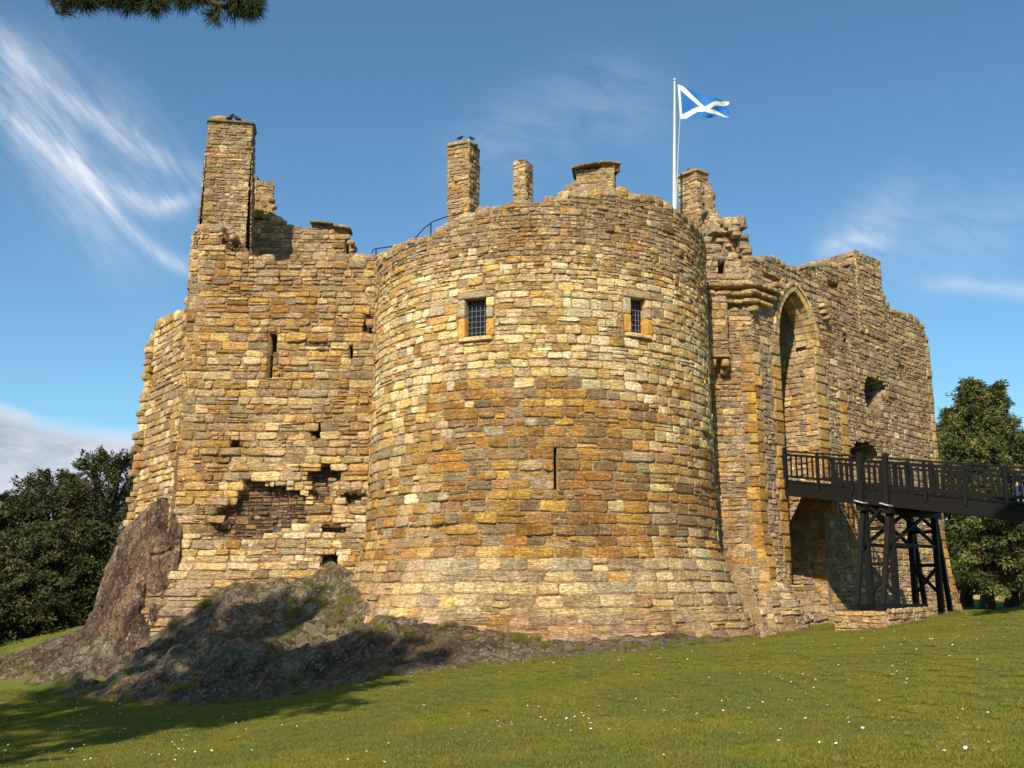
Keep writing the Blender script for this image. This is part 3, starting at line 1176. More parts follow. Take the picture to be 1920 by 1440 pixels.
def dh(v):
    if v < 0.78:
        return (.18, .28)
    if v < 2.4:
        return (.30, .38)
    if v < 6:
        return (.25, .37)
    if v < 10.8:
        return (.22, .34)
    return (.15, .27)


def dw(v):
    if v < 2.4:
        return (.40, .95)
    if v < 6:
        return (.34, .86)
    if v < 10.8:
        return (.24, .64)
    return (.14, .45)


def dsub(u, v):
    return np.where(v > 11.6, .35, np.where(v > 10.4, .18, .05))


def bandrough(acc):
    pass


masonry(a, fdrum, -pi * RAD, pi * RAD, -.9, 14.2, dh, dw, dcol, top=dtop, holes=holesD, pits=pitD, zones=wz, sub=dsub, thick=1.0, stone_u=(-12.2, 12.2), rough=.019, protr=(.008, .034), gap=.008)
capping(a, fdrum, dtop, -11, 11, RUBTOP * .7 + MIXED * .3)
# roof disc inside the parapet
k = np.arange(48)
ring = np.stack([CX + 5.3 * np.cos(k / 48 * 2 * pi), CY + 5.3 * np.sin(k / 48 * 2 * pi), 0 * k + 12.0], 1)
v = np.vstack([ring, [[CX, CY, 12.0]]])
a.add(v, [(i, (i + 1) % 48, 48, 48) for i in range(48)], MORTAR * .8)
# a few loose stones and a worn ball on the parapet
for px, py, w_, h_ in ((1047, 373, .55, .22), (926, 392, .5, .2), (942, 388, .3, .2), (1120, 352, 1.2, .3), (1095, 358, .9, .3)):
    u_, v_ = drum_inv(px, py)
    p = fdrum(np.array([u_]), np.array([v_]))[0]
    lump(a, p + np.array([0, .35, -.02]), (w_, .5, h_), 0, pick(RUBTOP[None])[0], rough=.12, sq=3)
wall = a.build('wall', M_stone, tw)


def drum_local(u, v, off):
    """point off metres outside the drum face"""
    p = fdrum(np.array([u]), np.array([v]))[0]
    an = u / RAD
    return p + np.array([sin(an), -cos(an), 0]) * off


def window_on_drum(x0, x1, z0, z1, tower):
    uc = (x0 + x1) / 2
    an = uc / RAD
    fw = lambda u, v: fdrum(u, v)
    fr = Acc()
    cc = lambda w_: pick(w_[None])[0]
    tang = np.array([cos(an), sin(an), 0])
    rot = an
    wdt = x1 - x0
    # lintel, sill and jamb blocks
    slab(fr, drum_local(uc, z1 + .11, -.16), (wdt + .46, .46, .21), rot, cc(QUOINHI))
    slab(fr, drum_local(uc, z0 - .07, -.13), (wdt + .40, .48, .13), rot, PAL['pale'])
    z = z0
    cs = [PAL['ochre'], PAL['grey'], PAL['ochre'], PAL['yellow']]
    for sgn, ue in ((-1, x0), (1, x1)):
        z = z0
        hs = [.55, .50] if sgn < 0 else [.56, .36, .30]
        tot = z1 - z0
        sc = tot / sum(hs)
        for q_, hh_ in enumerate(hs):
            hh_ = hh_ * sc
            wj = .22 + .04 * ((q_ + (sgn > 0)) % 2)
            slab(fr, drum_local(ue + sgn * (wj / 2 + .004), z + hh_ / 2, -.16), (wj, .46, hh_ - .015), (ue) / RAD, np.array([PAL['ochre'], PAL['grey'], PAL['pale']][q_ % 3]) * rng.uniform(.9, 1.1))
            z += hh_
    o = fr.build('window', M_ashlar, tower, smooth=False)
    gl = Acc()
    c0 = drum_local(uc, (z0 + z1) / 2, -.22)
    hx, hz = wdt / 2, (z1 - z0) / 2
    pts = [c0 + tang * sx * hx + np.array([0, 0, sz * hz]) for sx, sz in ((-1, -1), (1, -1), (1, 1), (-1, 1))]
    nrm = np.array([sin(an), -cos(an), 0])
    pts += [p - nrm * .03 for p in pts]
    gl.add(pts, [(0, 1, 2, 3), (7, 6, 5, 4), (0, 4, 5, 1), (1, 5, 6, 2), (2, 6, 7, 3), (3, 7, 4, 0)], (.02, .02, .03))
    g_ = gl.build('glass', M_glass, o, smooth=False)
    lt = Acc()
    for k_ in range(0, 6):
        s = -hx + wdt * k_ / 5
        bar(lt, c0 + tang * s + nrm * .02 - np.array([0, 0, hz]), c0 + tang * s + nrm * .02 + np.array([0, 0, hz]), .014, .012)
    for k_ in range(0, 8):
        s = -hz + 2 * hz * k_ / 7
        bar(lt, c0 - tang * hx + nrm * .021 + np.array([0, 0, s]), c0 + tang * hx + nrm * .021 + np.array([0, 0, s]), .014, .012)
    lt.build('lattice', M_cames, o, smooth=False)
    return o


for x0, x1, z0, z1, _ in wrects:
    window_on_drum(x0, x1, z0, z1, tw)
unparent_fix(tw)

# iron handrail climbing the round tower
hr = empty('iron_handrail')
tag(hr, 'thin black curved iron handrail climbing the parapet of the round tower', 'handrail')
pts = [P(697, 475, 35.5), P(700, 468, 35.5), P(706, 466, 35.5), P(745, 461, 35.0), P(766, 455, 34.8), P(780, 445, 34.6), P(795, 428, 34.5), P(812, 415, 34.5), P(835, 407, 34.6), P(869, 399, 34.8), P(872, 404, 34.8)]
a = Acc(); tube(a, pts, .022, n=6); a.build('top_rail', M_iron, hr)
for q in ((705, 466, 487, 35.5), (808, 418, 446, 34.5), (869, 400, 415, 34.8)):
    a = Acc(); tube(a, [P(q[0], q[1], q[3]), P(q[0], q[2] + 8, q[3])], .024, n=6); a.build('post', M_iron, hr)

# ================================================================== SQUARE TOWER (left)
sq = empty('square_tower', (-8.5, 35.5, 0))
tag(sq, 'ruined square tower with a slit window, topped by the highest chimney of the castle', 'castle tower')


def shL(u, v):
    return -np.interp(v, [-.5, .9, 2.2, 3.4, 5, 14], [1.3, .75, .35, .12, 0, 0]) * sstep(2.2, 0, u)


batF = lambda v: np.interp(v, [-1, .9, 2.4, 2.6, 3.4, 14], [.75, .5, .2, .05, 0, 0])
fF, iF, LF = flat((-11.58, 35.0), (-3.6, 35.15), batter=batF, shear=shL)
ftop = profile(iF, [(362, 432), (385, 427), (410, 432), (436, 440), (446, 452), (470, 470), (500, 487), (540, 484), (560, 488), (620, 480), (700, 486), (760, 486)])


def fcol(u, v):
    wg = np.tile(LEFTW[None], (len(u), 1))
    nzv = fbm(np.stack([u * .5, v * .5, u * 0 + 8], -1), 3) * 3
    wg[(v + nzv) > 12.3] = (RUBTOP * .5 + LEFTW * .5)
    wg[((v + nzv) < 6.5) & (u > 3)] = CREAM * .5 + LEFTW * .5
    wg[(v < 3.2)] = CREAM * .3 + LEFTW * .7
    wg[v < 2.1] = PLINTH * .5 + BASEP * .5
    return wg


def pxrect(inv, x0, x1, y0, y1, dep):
    ua, zt = inv(x0, y0)
    ub, zb = inv(x1, y1)
    return (ua, ub, zb, zt, dep)


def pxpit(inv, x, y, rx_, ry_, dep):
    u_, v_ = inv(x, y)
    s = 35.0 / F
    return (u_, v_, rx_ * s, ry_ * s, dep)


holesF = [pxrect(iF, 505, 518, 622, 660, .9), pxrect(iF, 503, 510, 660, 708, .9), pxrect(iF, 602, 634, 1042, 1060, 1.2), pxrect(iF, 655, 661, 648, 672, .5)]
pitsF = [pxpit(iF, *q) for q in ((452, 980, 56, 40, .40), (500, 935, 56, 32, .38), (545, 958, 38, 40, .26), (505, 985, 40, 22, .2), (480, 905, 26, 10, .2), (612, 892, 34, 20, .55), (600, 915, 24, 30, .42), (660, 932, 22, 12, .4), (628, 992, 22, 12, .4),
                              (596, 808, 12, 17, .5), (442, 835, 12, 10, .3), (420, 868, 12, 6, .25), (620, 1052, 20, 14, .5), (515, 525, 14, 9, .35), (440, 455, 32, 20, .25), (490, 470, 30, 14, .3), (600, 645, 40, 7, .12),
                              (690, 610, 14, 22, .3), (470, 860, 70, 8, .10), (560, 860, 14, 50, .08), (690, 470, 12, 10, .2))]
a = Acc()
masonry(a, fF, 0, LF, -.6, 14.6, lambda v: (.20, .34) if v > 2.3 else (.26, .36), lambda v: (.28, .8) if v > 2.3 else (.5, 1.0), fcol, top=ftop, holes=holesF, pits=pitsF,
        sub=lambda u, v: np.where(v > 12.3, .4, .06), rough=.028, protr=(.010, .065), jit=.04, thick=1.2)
capping(a, fF, ftop, 0.1, LF - 1.2, RUBTOP, hmax=.3)
# return wall on the hidden left side, up to the chimney
fS, iS, LS = flat((-12.2, 41.0), (-11.58, 35.0))
masonry(a, fS, 0, LS, 0, 13.9, lambda v: (.22, .34), lambda v: (.3, .8), cw(LEFTW), thick=.8, rough=.04, protr=(.02, .10))
# toothed corner blocks up the left arris
z = 4.2
while z < 13.6:
    h = rng.uniform(.22, .34)
    lump(a, (-11.30 + rng.uniform(-.10, .04), 35.27, z + h / 2), (.62 + rng.uniform(-.1, .12), .56, h - .02), 0, pick(LEFTW[None])[0], rough=.025, sq=10)
    z += h
a.build('wall', M_stone, sq)
# lower angled flank with its own ragged top
a = Acc()
batS = lambda v: np.interp(v, [-1, 1, 3.5, 6.3, 11], [.5, .3, .22, .1, 0])
shS = lambda u, v: -np.interp(v, [-1, 3.5, 6.3, 11], [.9, .5, .2, 0]) * sstep(3, 0, u)
fB, iB, LB = flat((-13.85, 38.05), (-11.55, 35.02), batter=batS, shear=shS)
btop = profile(iB, [(275, 632), (281, 620), (300, 604), (325, 597), (345, 590), (352, 560)])
pitsB = [pxpit(iB, 286, 700, 10, 38, .3), pxpit(iB, 340, 825, 14, 8, .15)]
masonry(a, fB, 0, LB, 0.0, 12.6, lambda v: (.20, .34), lambda v: (.28, .75), lambda u, v: np.tile((LEFTW * .45 + CREAM * .35 + BASEP * .2)[None], (len(u), 1)), top=btop, pits=pitsB, rough=.02, protr=(.010, .042), thick=1.0)
capping(a, fB, btop, .1, LB - .2, LEFTW, hmax=.3)
# broken back edge of the flank
z = 3.0
while z < 11.2:
    h = rng.uniform(.2, .34)
    xx = -13.72 + .22 * (z < 5.5) - float(np.interp(z, [3, 3.5, 6.3, 11], [.75, .7, .3, 0]))
    lump(a, (xx + rng.uniform(-.10, .14), 38.25, z + h / 2), (.45 + rng.uniform(-.1, .15), .7, h - .02), R(-50), pick(LEFTW[None])[0], rough=.03, sq=9)
    z += h
a.build('flank_wall', M_stone, sq)
# the tall chimney
a = Acc()
stonebox(a, (-10.97, 37.0), 1.62, 1.0, 12.0, 19.2, R(9), CHIM, taper=.26, hf=(.10, .22), wf=(.15, .5))
ch = a.build('chimney', M_stone, sq)
a = Acc()
slab(a, (-10.97, 37.0, 19.24), (1.80, 1.2, .09), R(9), PAL['dgrey'])
slab(a, (-10.20, 37.1, 18.75), (.12, .9, .9), R(9), PAL['dark'])
lump(a, (-11.36, 36.8, 19.38), (.75, .7, .30), 0, PAL['tan'], rough=.15, sq=3)
lump(a, (-10.45, 36.8, 19.33), (.35, .4, .16), 0, PAL['dgrey'], rough=.1, sq=3)
a.build('coping', M_stone, ch)
unparent_fix(sq)


# ---- natural crag under the square tower
def loft(name, bot, topc, zb, zt, n_u, n_v, colfun, amp, parent=None, closed_back=2.5):
    bot, topc = np.array(bot, float), np.array(topc, float)
    kk = np.linspace(0, 1, len(bot))
    uu = np.linspace(0, 1, n_u)
    bx = np.stack([np.interp(uu, kk, bot[:, 0]), np.interp(uu, kk, bot[:, 1])], 1)
    tx = np.stack([np.interp(uu, kk, topc[:, 0]), np.interp(uu, kk, topc[:, 1])], 1)
    zt_ = np.interp(uu, kk, zt)
    vv = np.linspace(0, 1, n_v)
    Pm = np.zeros((n_v, n_u, 3))
    for j_, t in enumerate(vv):
        s = t ** 0.9
        Pm[j_, :, :2] = bx * (1 - s) + tx * s
        Pm[j_, :, 2] = zb + (zt_ - zb) * t
    # displace along horizontal normal
    du = np.gradient(Pm, axis=1)
    N = np.stack([du[..., 1], -du[..., 0], du[..., 0] * 0], -1)
    N /= np.linalg.norm(N, axis=-1, keepdims=True) + 1e-9
    if N[..., 1].mean() > 0:
        N = -N
    q = Pm * np.array([1.0, 1.0, .38])
    q5 = q * np.array([1.0, 1.0, .9])
    d = fbm(q * .9, 4) * amp + (.5 - np.abs(vnoise(q * 2.3 + 4) - .5) * 2) * amp * .35 - amp * .35 * sstep(.06, 0, np.abs(vnoise(q5 * 1.5 + 30) - .5)) + (np.floor(fbm(Pm * np.array([1.6, 1.6, .9]) + 70, 3) * 9) / 9) * amp * .7 + fbm(Pm * 3.2, 4) * amp * .45
    fade = sstep(1.0, .9, vv)[:, None]
    Pm = Pm + N * (d * (.35 + .65 * fade))[..., None]
    a_ = Acc()
    i_, j_ = np.meshgrid(np.arange(n_u - 1), np.arange(n_v - 1))
    b_ = (j_ * n_u + i_).ravel()
    a_.add(Pm.reshape(-1, 3), np.stack([b_, b_ + 1, b_ + n_u + 1, b_ + n_u], 1), colfun(Pm.reshape(-1, 3)))
    # cap going back into the masonry
    rim = Pm[-1]
    inn = rim - N[-1] * closed_back * .6
    k_ = np.arange(n_u - 1)
    a_.add(np.concatenate([rim, inn]), np.stack([k_, k_ + 1, k_ + 1 + n_u, k_ + n_u], 1), colfun(np.concatenate([rim, inn])))
    return a_


def ccol(p):
    n1 = fbm(p * np.array([1.2, 1.2, .5]) + 5, 3)
    c_ = np.where((n1 > 0)[:, None], np.array((.27, .17, .108)), np.array((.145, .088, .060)))
    return c_ * (.85 + .5 * vnoise(p * 2.5))[:, None]


a = loft('crag', [(-11.2, 34.4), (-12.5, 33.9), (-14.1, 35.0), (-15.4, 36.9), (-15.9, 38.5), (-15.9, 41)],
         [(-11.3, 35.0), (-12.05, 35.05), (-12.85, 35.95), (-14.45, 37.85), (-14.9, 38.7), (-15.2, 41)], -.8, [4.0, 4.6, 4.4, 3.6, 3.4, 3.0], 190, 150, ccol, .42)
o = a.build('rock_crag', M_rock)
tag(o, 'steep brown natural crag that the left corner of the castle stands on', 'rock')

# ---- ruined wall behind the square tower
rw = empty('ruined_wall', (-7.5, 40, 0))
tag(rw, 'broken wall with loose top slabs rising behind the square tower', 'wall')
fR, iR, LR = flat((-12.5, 40.0), (-5.2, 40.0))
rtop = profile(iR, [(440, 420), (458, 414), (478, 402), (510, 406), (516, 414), (534, 415), (540, 426), (552, 430), (580, 424), (588, 419), (625, 424), (652, 430), (657, 455), (662, 476), (700, 488)])
a = Acc()
masonry(a, fR, 0, LR, 10.0, 16.5, lambda v: (.12, .26), lambda v: (.18, .55), cw(CHIM * .7 + RUBTOP * .3), top=rtop, holes=[pxrect(iR, 648, 653, 449, 486, .6)], rough=.025)
capping(a, fR, rtop, .1, LR - .3, RUBTOP)
a.build('wall', M_stone, rw)
a = Acc()
for x0, x1, y, rl in ((584, 622, 419, .08), (627, 655, 427, .16)):
    pa, pb = P(x0, y, 39.9), P(x1, y + (x1 - x0) * rl * .9, 39.9)
    slab(a, (pa + pb) / 2 + np.array([0, .3, .05]), (abs(pb[0] - pa[0]) + .1, .9, .09), 0, PAL['dgrey'], roll=rl)
a.build('coping_slab', M_stone, rw)
a = Acc()
pc = P(492, 380, 40.3)
stonebox(a, (pc[0] - .02, 40.6), .72, .62, 14.2, P(492, 341, 40.3)[2], R(14), QUOINHI * .7 + CHIM * .3, hf=(.16, .3), wf=(.25, .5))
lump(a, P(478, 337, 40.5), (.3, .5, .14), 0, PAL['dgrey'], sq=7)
for px, py in ((474, 398), (480, 404), (506, 402), (509, 390), (510, 408), (470, 406), (508, 378), (475, 388)):
    lump(a, P(px, py, 40.5), (.30, .5, .2), rng.uniform(0, 1), pick(RUBTOP[None])[0], rough=.15, sq=3.5)
a.build('chimney', M_stone, rw)
unparent_fix(rw)

# ---- chimneys behind the round tower
def chimney(label, x0, x1, ytop, ybase, Y, frac, rot, cap, wgt, extra=None):
    """frac: share of the pixel width taken by the front face"""
    pl, pr_ = P(x0, (ytop + ybase) / 2, Y), P(x1, (ytop + ybase) / 2, Y)
    W__ = pr_[0] - pl[0]
    wf_ = W__ * frac / cos(rot)
    df = W__ * (1 - frac) / max(sin(abs(rot)), .12)
    df = min(df, 1.7)
    cx = (pl[0] + pr_[0]) / 2
    zt, zb = P(x0, ytop, Y)[2], P(x0, ybase, Y)[2] - 3.5
    e_ = empty('chimney_stack', (cx, Y, zb))
    tag(e_, label, 'chimney', 'ruined chimneys along the castle skyline')
    a = Acc()
    stonebox(a, (cx, Y + .5), wf_, df, zb, zt, rot, wgt, hf=(.13, .28), wf=(.2, .6))
    a.build('stack', M_stone, e_)
    a = Acc()
    if cap == 'slab':
        slab(a, (cx, Y + .5, zt + .02), (wf_ + .14, df + .14, .10), rot, PAL['dgrey'])
        for k in range(4):
            lump(a, (cx + rng.uniform(-.4, .4) * wf_, Y + .4, zt + .12), (.4, .5, .13), rng.random(), pick(RUBTOP[None])[0], sq=3)
    elif cap == 'pyramid':
        slab(a, (cx, Y + .5, zt + .02), (wf_ + .2, df + .2, .12), rot, PAL['green'])
        slab(a, (cx, Y + .5, zt + .13), (wf_ * .75, df * .75, .14), rot, PAL['tan'])
        lump(a, (cx - .05, Y + .5, zt + .24), (wf_ * .5, df * .5, .18), rot, PAL['grey'], sq=3)
    elif cap == 'lip':
        slab(a, (cx + .12, Y + .5, zt + .04), (wf_ * .7, df + .16, .1), rot, PAL['dgrey'], roll=.25)
    a.build('coping', M_stone, e_)
    unparent_fix(e_)
    return e_


chimney('tall square chimney left of centre rising behind the round tower, two black birds on top', 839, 897, 271, 420, 43, .70, R(-24), 'slab', CHIM * .5 + LEFTW * .5)
chimney('narrow broken chimney standing between the tall chimney and the wide stub', 963, 999, 300, 400, 46, .62, R(-28), 'lip', CHIM * .6 + LEFTW * .4)
chimney('weathered greenish chimney with a stepped cap just right of the flagpole', 1278, 1330, 322, 440, 42.5, .45, R(40), 'pyramid', QUOINHI * .5 + CHIM * .5)
# extra top step of the narrow one
# wide stub
ws = empty('chimney_stub', (3.5, 43.5, 12))
tag(ws, 'wide low chimney stub with sloping stone slab above the middle of the round tower', 'chimney', 'ruined chimneys along the castle skyline')
a = Acc()
pl, pr_ = P(1080, 340, 43.5), P(1160, 340, 43.5)
Wd = pr_[0] - pl[0]
zt, zb = P(1100, 317, 43.5)[2], P(1100, 420, 43.5)[2]
stonebox(a, ((pl[0] + pr_[0]) / 2, 44.2), Wd * .86 / cos(R(12)), 1.4, zb - 2, zt, R(-8), CHIM * .5 + QUOINHI * .5, hf=(.16, .3), wf=(.25, .6))
p = P(1142, 307, 43.5)
stonebox(a, (p[0], 44.2), .8, .9, zt, p[2] + .05, R(12), CHIM * .5 + QUOINHI * .5, hf=(.14, .2), wf=(.25, .5), corner=False)
a.build('stack', M_stone, ws)
a = Acc()
pa, pb = P(1076, 318, 43.3), P(1126, 306, 43.3)
slab(a, (pa + pb) / 2 + np.array([0, .7, .08]), (1.25, 1.5, .10), R(-8), PAL['dgrey'], roll=-.15)
slab(a, P(1141, 303, 43.5) + np.array([0, .6, 0]), (1.02, 1.2, .1), R(12), PAL['grey'])
lump(a, P(1138, 299, 43.5) + np.array([0, .5, 0]), (.6, .6, .14), 0, PAL['tan'], sq=3)
lump(a, P(1088, 312, 43.5) + np.array([0, .5, 0]), (.3, .4, .2), 0, PAL['dgrey'], sq=3)
a.build('coping', M_stone, ws)
a = Acc()
for px, py, s in ((1062, 366, .5), (1070, 358, .5), (1075, 352, .5), (1066, 372, .7), (1100, 360, .8), (1130, 362, .8), (1158, 366, .7), (1080, 362, .7)):
    lump(a, P(px, py, 42.3), (s, .7, s * .6), rng.random(), pick(RUBTOP[None])[0], rough=.15, sq=3.5)
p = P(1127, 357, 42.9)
slab(a, p, (.36, .25, .2), 0, (.01, .008, .006))  # near-black block: the shade inside a hole, put in as colour
a.build('rubble_base', M_stone, ws)
unparent_fix(ws)

# ================================================================== GATEHOUSE
K = np.array([8.80, 36.1])
DG = np.array([cos(R(45)), sin(R(45))])
NG = np.array([DG[1], -DG[0]])
gh = empty('gatehouse', (K[0], K[1], 0))
tag(gh, 'gatehouse wall with tall pointed arch recess above the inner end of the bridge', 'gatehouse')
# left bay, roughly parallel to the picture
batL = lambda v: np.interp(v, [-1, 0, 1.4, 3, 4.2, 14], [2.3, 1.8, 1.05, .35, .05, 0])
fLb, iLb, LL = flat((5.0, 36.25), K, batter=batL)
ltop = profile(iLb, [(1300, 440), (1330, 452), (1345, 470), (1365, 474), (1385, 484), (1412, 490)])
a = Acc()
holesL = [pxrect(iLb, 1346, 1360, 487, 513, .8)]


def lcol(u, v):
    wg = np.tile((GATE * .7 + QUOIN * .3)[None], (len(u), 1))
    wg[v < 2.2] = BASEP * .6 + GATE * .4
    wg[v > 10.5] = GATEHI
    wg[(v > 8) & (v <= 10.5)] = GATEHI * .5 + GATE * .5
    return wg


qz = (LL - .45, LL + 1, 1.4, 10.6)
masonry(a, fLb, 0, LL, -.8, 14.6, lambda v: (.15, .28), lambda v: (.2, .6), lcol, top=ltop, holes=holesL, zones=[qz], rough=.03, thick=1.0, mcol=np.array((.37, .295, .215)))
capping(a, fLb, ltop, 1.8, LL, GATEHI)
# main face on 45 degrees
LG = 15.75


def shG(u, v):
    return np.interp(v, [-1, 0, 2.5, 5, 14], [.75, .5, .18, .05, 0]) * sstep(LG - 2.5, LG, u)


batG = lambda v: np.interp(v, [-1, 0, 2.0, 3.6, 14], [1.2, .8, .25, .02, 0])
fG, iG, _ = flat(K, K + DG * LG, batter=batG, shear=shG, bat2=lambda u, v: np.clip(sstep(2.0, 1.2, u) + .55 * sstep(4.8, 6.2, u), 0, 1))
gtop = profile(iG, [(1412, 487), (1428, 490), (1436, 484), (1444, 480), (1452, 482), (1462, 493), (1480, 503), (1500, 508), (1518, 499), (1532, 494), (1550, 494), (1570, 502), (1584, 503), (1600, 494), (1608, 489), (1640, 489), (1646, 500), (1650, 540), (1652, 573), (1668, 580), (1690, 588), (1710, 594), (1724, 603), (1733, 618), (1738, 640)])
uA0, _z = iG(1464, 700)
uA1, _z = iG(1529, 700)
zspr = iG(1500, 640)[1]
zap = iG(1493, 546)[1]
ARC0, ARC1 = uA0, uA1
am = (ARC0 + ARC1) / 2
zsill = 4.9


def archtop(u, pad=0.0):
    """height of the pointed opening at u"""
    h = (ARC1 - ARC0) / 2 + pad
    x = np.abs(np.asarray(u, float) - am)
    Rr = (h * h + (zap + pad - zspr) ** 2) / (2 * h)
    inside = np.clip(Rr ** 2 - (x + Rr - h) ** 2, 0, None)
    return np.where(x < h, zspr + np.sqrt(inside), -99)


def in_arch(u, v, pad=0.0):
    return (v < archtop(u, pad)) & (np.abs(u - am) < (ARC1 - ARC0) / 2 + pad) & (v > 1.2 - pad)


def gcol(u, v):
    nzv = fbm(np.stack([u * .4, v * .4, u * 0], -1), 3) * 3
    wg = np.tile(GATE[None], (len(u), 1))
    wg[(v + nzv) > 9.5] = GATEHI * .7 + GATE * .3
    lo = (v + nzv) < 4
    wg[lo] = GATE * .5 + QUOIN * .2 + PLINTH * .3
    return wg


holesG = [pxrect(iG, 1551, 1572, 524, 544, 1.0), pxrect(iG, 1431, 1463, 511, 532, .6), pxrect(iG, 1583, 1589, 634, 657, .6)]
pitsG = []
for px, py, ru, rv, dp in ((1636, 742, .85, .85, 1.6), (1642, 772, .45, .75, 1.2), (1650, 724, .55, .35, .9), (1622, 846, 1.1, .42, 1.6), (1605, 852, .5, .3, 1.0), (1586, 646, .25, .4, .8), (1540, 590, .3, .2, .15), (1420, 700, .2, .5, .12), (1500, 1060, .8, .4, .1), (1690, 700, .5, .4, .08)):
    u_, v_ = iG(px, py)
    pitsG.append((u_, v_, ru, rv, dp))
jl0 = iG(1450, 800)[0]
jr1 = iG(1556, 800)[0]
s0_, s1_ = iG(1576, 800)[0], iG(1590, 800)[0]
zonesG = [(-1, .5, 1.4, 10.4), (jl0, ARC0 + .02, .0, zspr), (ARC1 - .02, jr1, 4.2, zspr), (s0_, s1_, 2.0, 10.6), (LG - .5, LG + 1, -1, 13.2)]
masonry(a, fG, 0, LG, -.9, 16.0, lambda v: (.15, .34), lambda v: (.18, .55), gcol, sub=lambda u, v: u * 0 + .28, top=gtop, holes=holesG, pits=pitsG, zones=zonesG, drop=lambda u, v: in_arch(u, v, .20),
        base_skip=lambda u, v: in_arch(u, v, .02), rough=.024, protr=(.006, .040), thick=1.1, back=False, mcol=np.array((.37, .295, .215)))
capping(a, fG, gtop, .2, LG, GATEHI, hmax=.22)


def quoins(acc, f, u0, u1, z0, z1, alt=.16, both=True, hi=8.8, right=True):
    z, k_ = z0, 0
    while z < z1:
        h = rng.uniform(.32, .5)
        e0 = alt if (k_ % 2 and both) else 0
        st = np.array([(u0 + (e0 if not right else 0), u1 - (e0 if right else 0), z, min(z + h, z1))])
        wg = QUOINHI if z > hi + rng.uniform(-.8, .8) else QUOIN
        set_stones(acc, f, st, pick(wg[None]), protr=(.02, .04), rough=.010, jit=.012, warp=0, gap=.006, rim=.97, rnd=.3)
        z += h
        k_ += 1


quoins(a, fLb, LL - .45, LL + .04, 1.4, 10.5, right=False)
quoins(a, fG, -.04, .5, 1.4, 10.4)
quoins(a, fG, jl0, ARC0, .1, zspr, right=False)
quoins(a, fG, ARC1, jr1, 4.4, zspr)
quoins(a, fG, s0_, s1_, 2.0, 10.5, both=False, alt=0)
quoins(a, fG, LG - .5, LG + .02, -.4, 13.0, right=False, hi=8)
# gate side hidden end and back
fE, iE, LE = flat(K + DG * LG, K + DG * LG + np.array([-4.5, 4.5]), batter=lambda v: np.interp(v, [-1, 0, 2.5, 5, 14], [.75, .5, .18, .05, 0]))
masonry(a, fE, 0, LE, -.9, 13.2, lambda v: (.16, .3), lambda v: (.2, .6), gcol, thick=1.0, rough=.03)
fK, iK, LK = flat(K + DG * LG + np.array([-4.5, 4.5]), K + np.array([-2.5, 4.0]))
backing(a, fK, 0, LK, -.9, 13.0, thick=.5)
a.build('wall', M_stone, gh)

# recess behind the arch: jambs, vault and back wall
DEP = 2.6


def G3(u, z, d):
    """point on the gate face at u, height z, d metres inside"""
    q = K + DG * u - NG * d
    return np.array([q[0], q[1], z])


rec = Acc()
for (ua, flip) in ((ARC1, 1), (ARC0, 0)):
    A_, B_ = (G3(ua, 0, DEP)[:2], G3(ua, 0, 0)[:2])
    if flip:
        fJ, iJ, LJ = flat(A_, B_)     # right reveal faces left
    else:
        fJ, iJ, LJ = flat(B_, A_)
    masonry(rec, fJ, 0, LJ, -.8, zspr + .35, lambda v: (.16, .3), lambda v: (.25, .6), lambda u, v: np.tile((GATE * .4 + GATEHI * .4 + QUOINHI * .2)[None], (len(u), 1)), back=False, rough=.03)
    if flip:
        quoins(rec, fJ, LJ - .55, LJ + .0, 1.0, zspr, hi=7.5)
    else:
        quoins(rec, fJ, 0, .5, 1.0, zspr)
# back wall of the recess
fBk, iBk, LBk = flat(G3(ARC0 - .3, 0, DEP)[:2], G3(ARC1 + .3, 0, DEP)[:2])
masonry(rec, fBk, 0, LBk, -.8, zap + .8, lambda v: (.16, .3), lambda v: (.25, .6), cw(GATEHI), back=False)
# vault soffit
hN = 26
us2 = np.linspace(ARC0, ARC1, hN)
zt2 = archtop(us2, 0.0)
zt2 = np.where(zt2 < zspr, zspr, zt2)
vv = []
dn = 9
for d in np.linspace(0, DEP, dn):
    for u_, z_ in zip(us2, zt2):
        vv.append(G3(u_, z_, d))
vv = np.array(vv)
vv = vv + np.stack([fbm(vv * 3, 3) * .1] * 3, 1)
q = [(d * hN + k, (d + 1) * hN + k, (d + 1) * hN + k + 1, d * hN + k + 1) for d in range(dn - 1) for k in range(hN - 1)]
rec.add(vv, q, np.array(PAL['grey']) * .9)
rec.build('arch_recess', M_stone, gh)

# voussoirs of the pointed arch
ar = Acc()


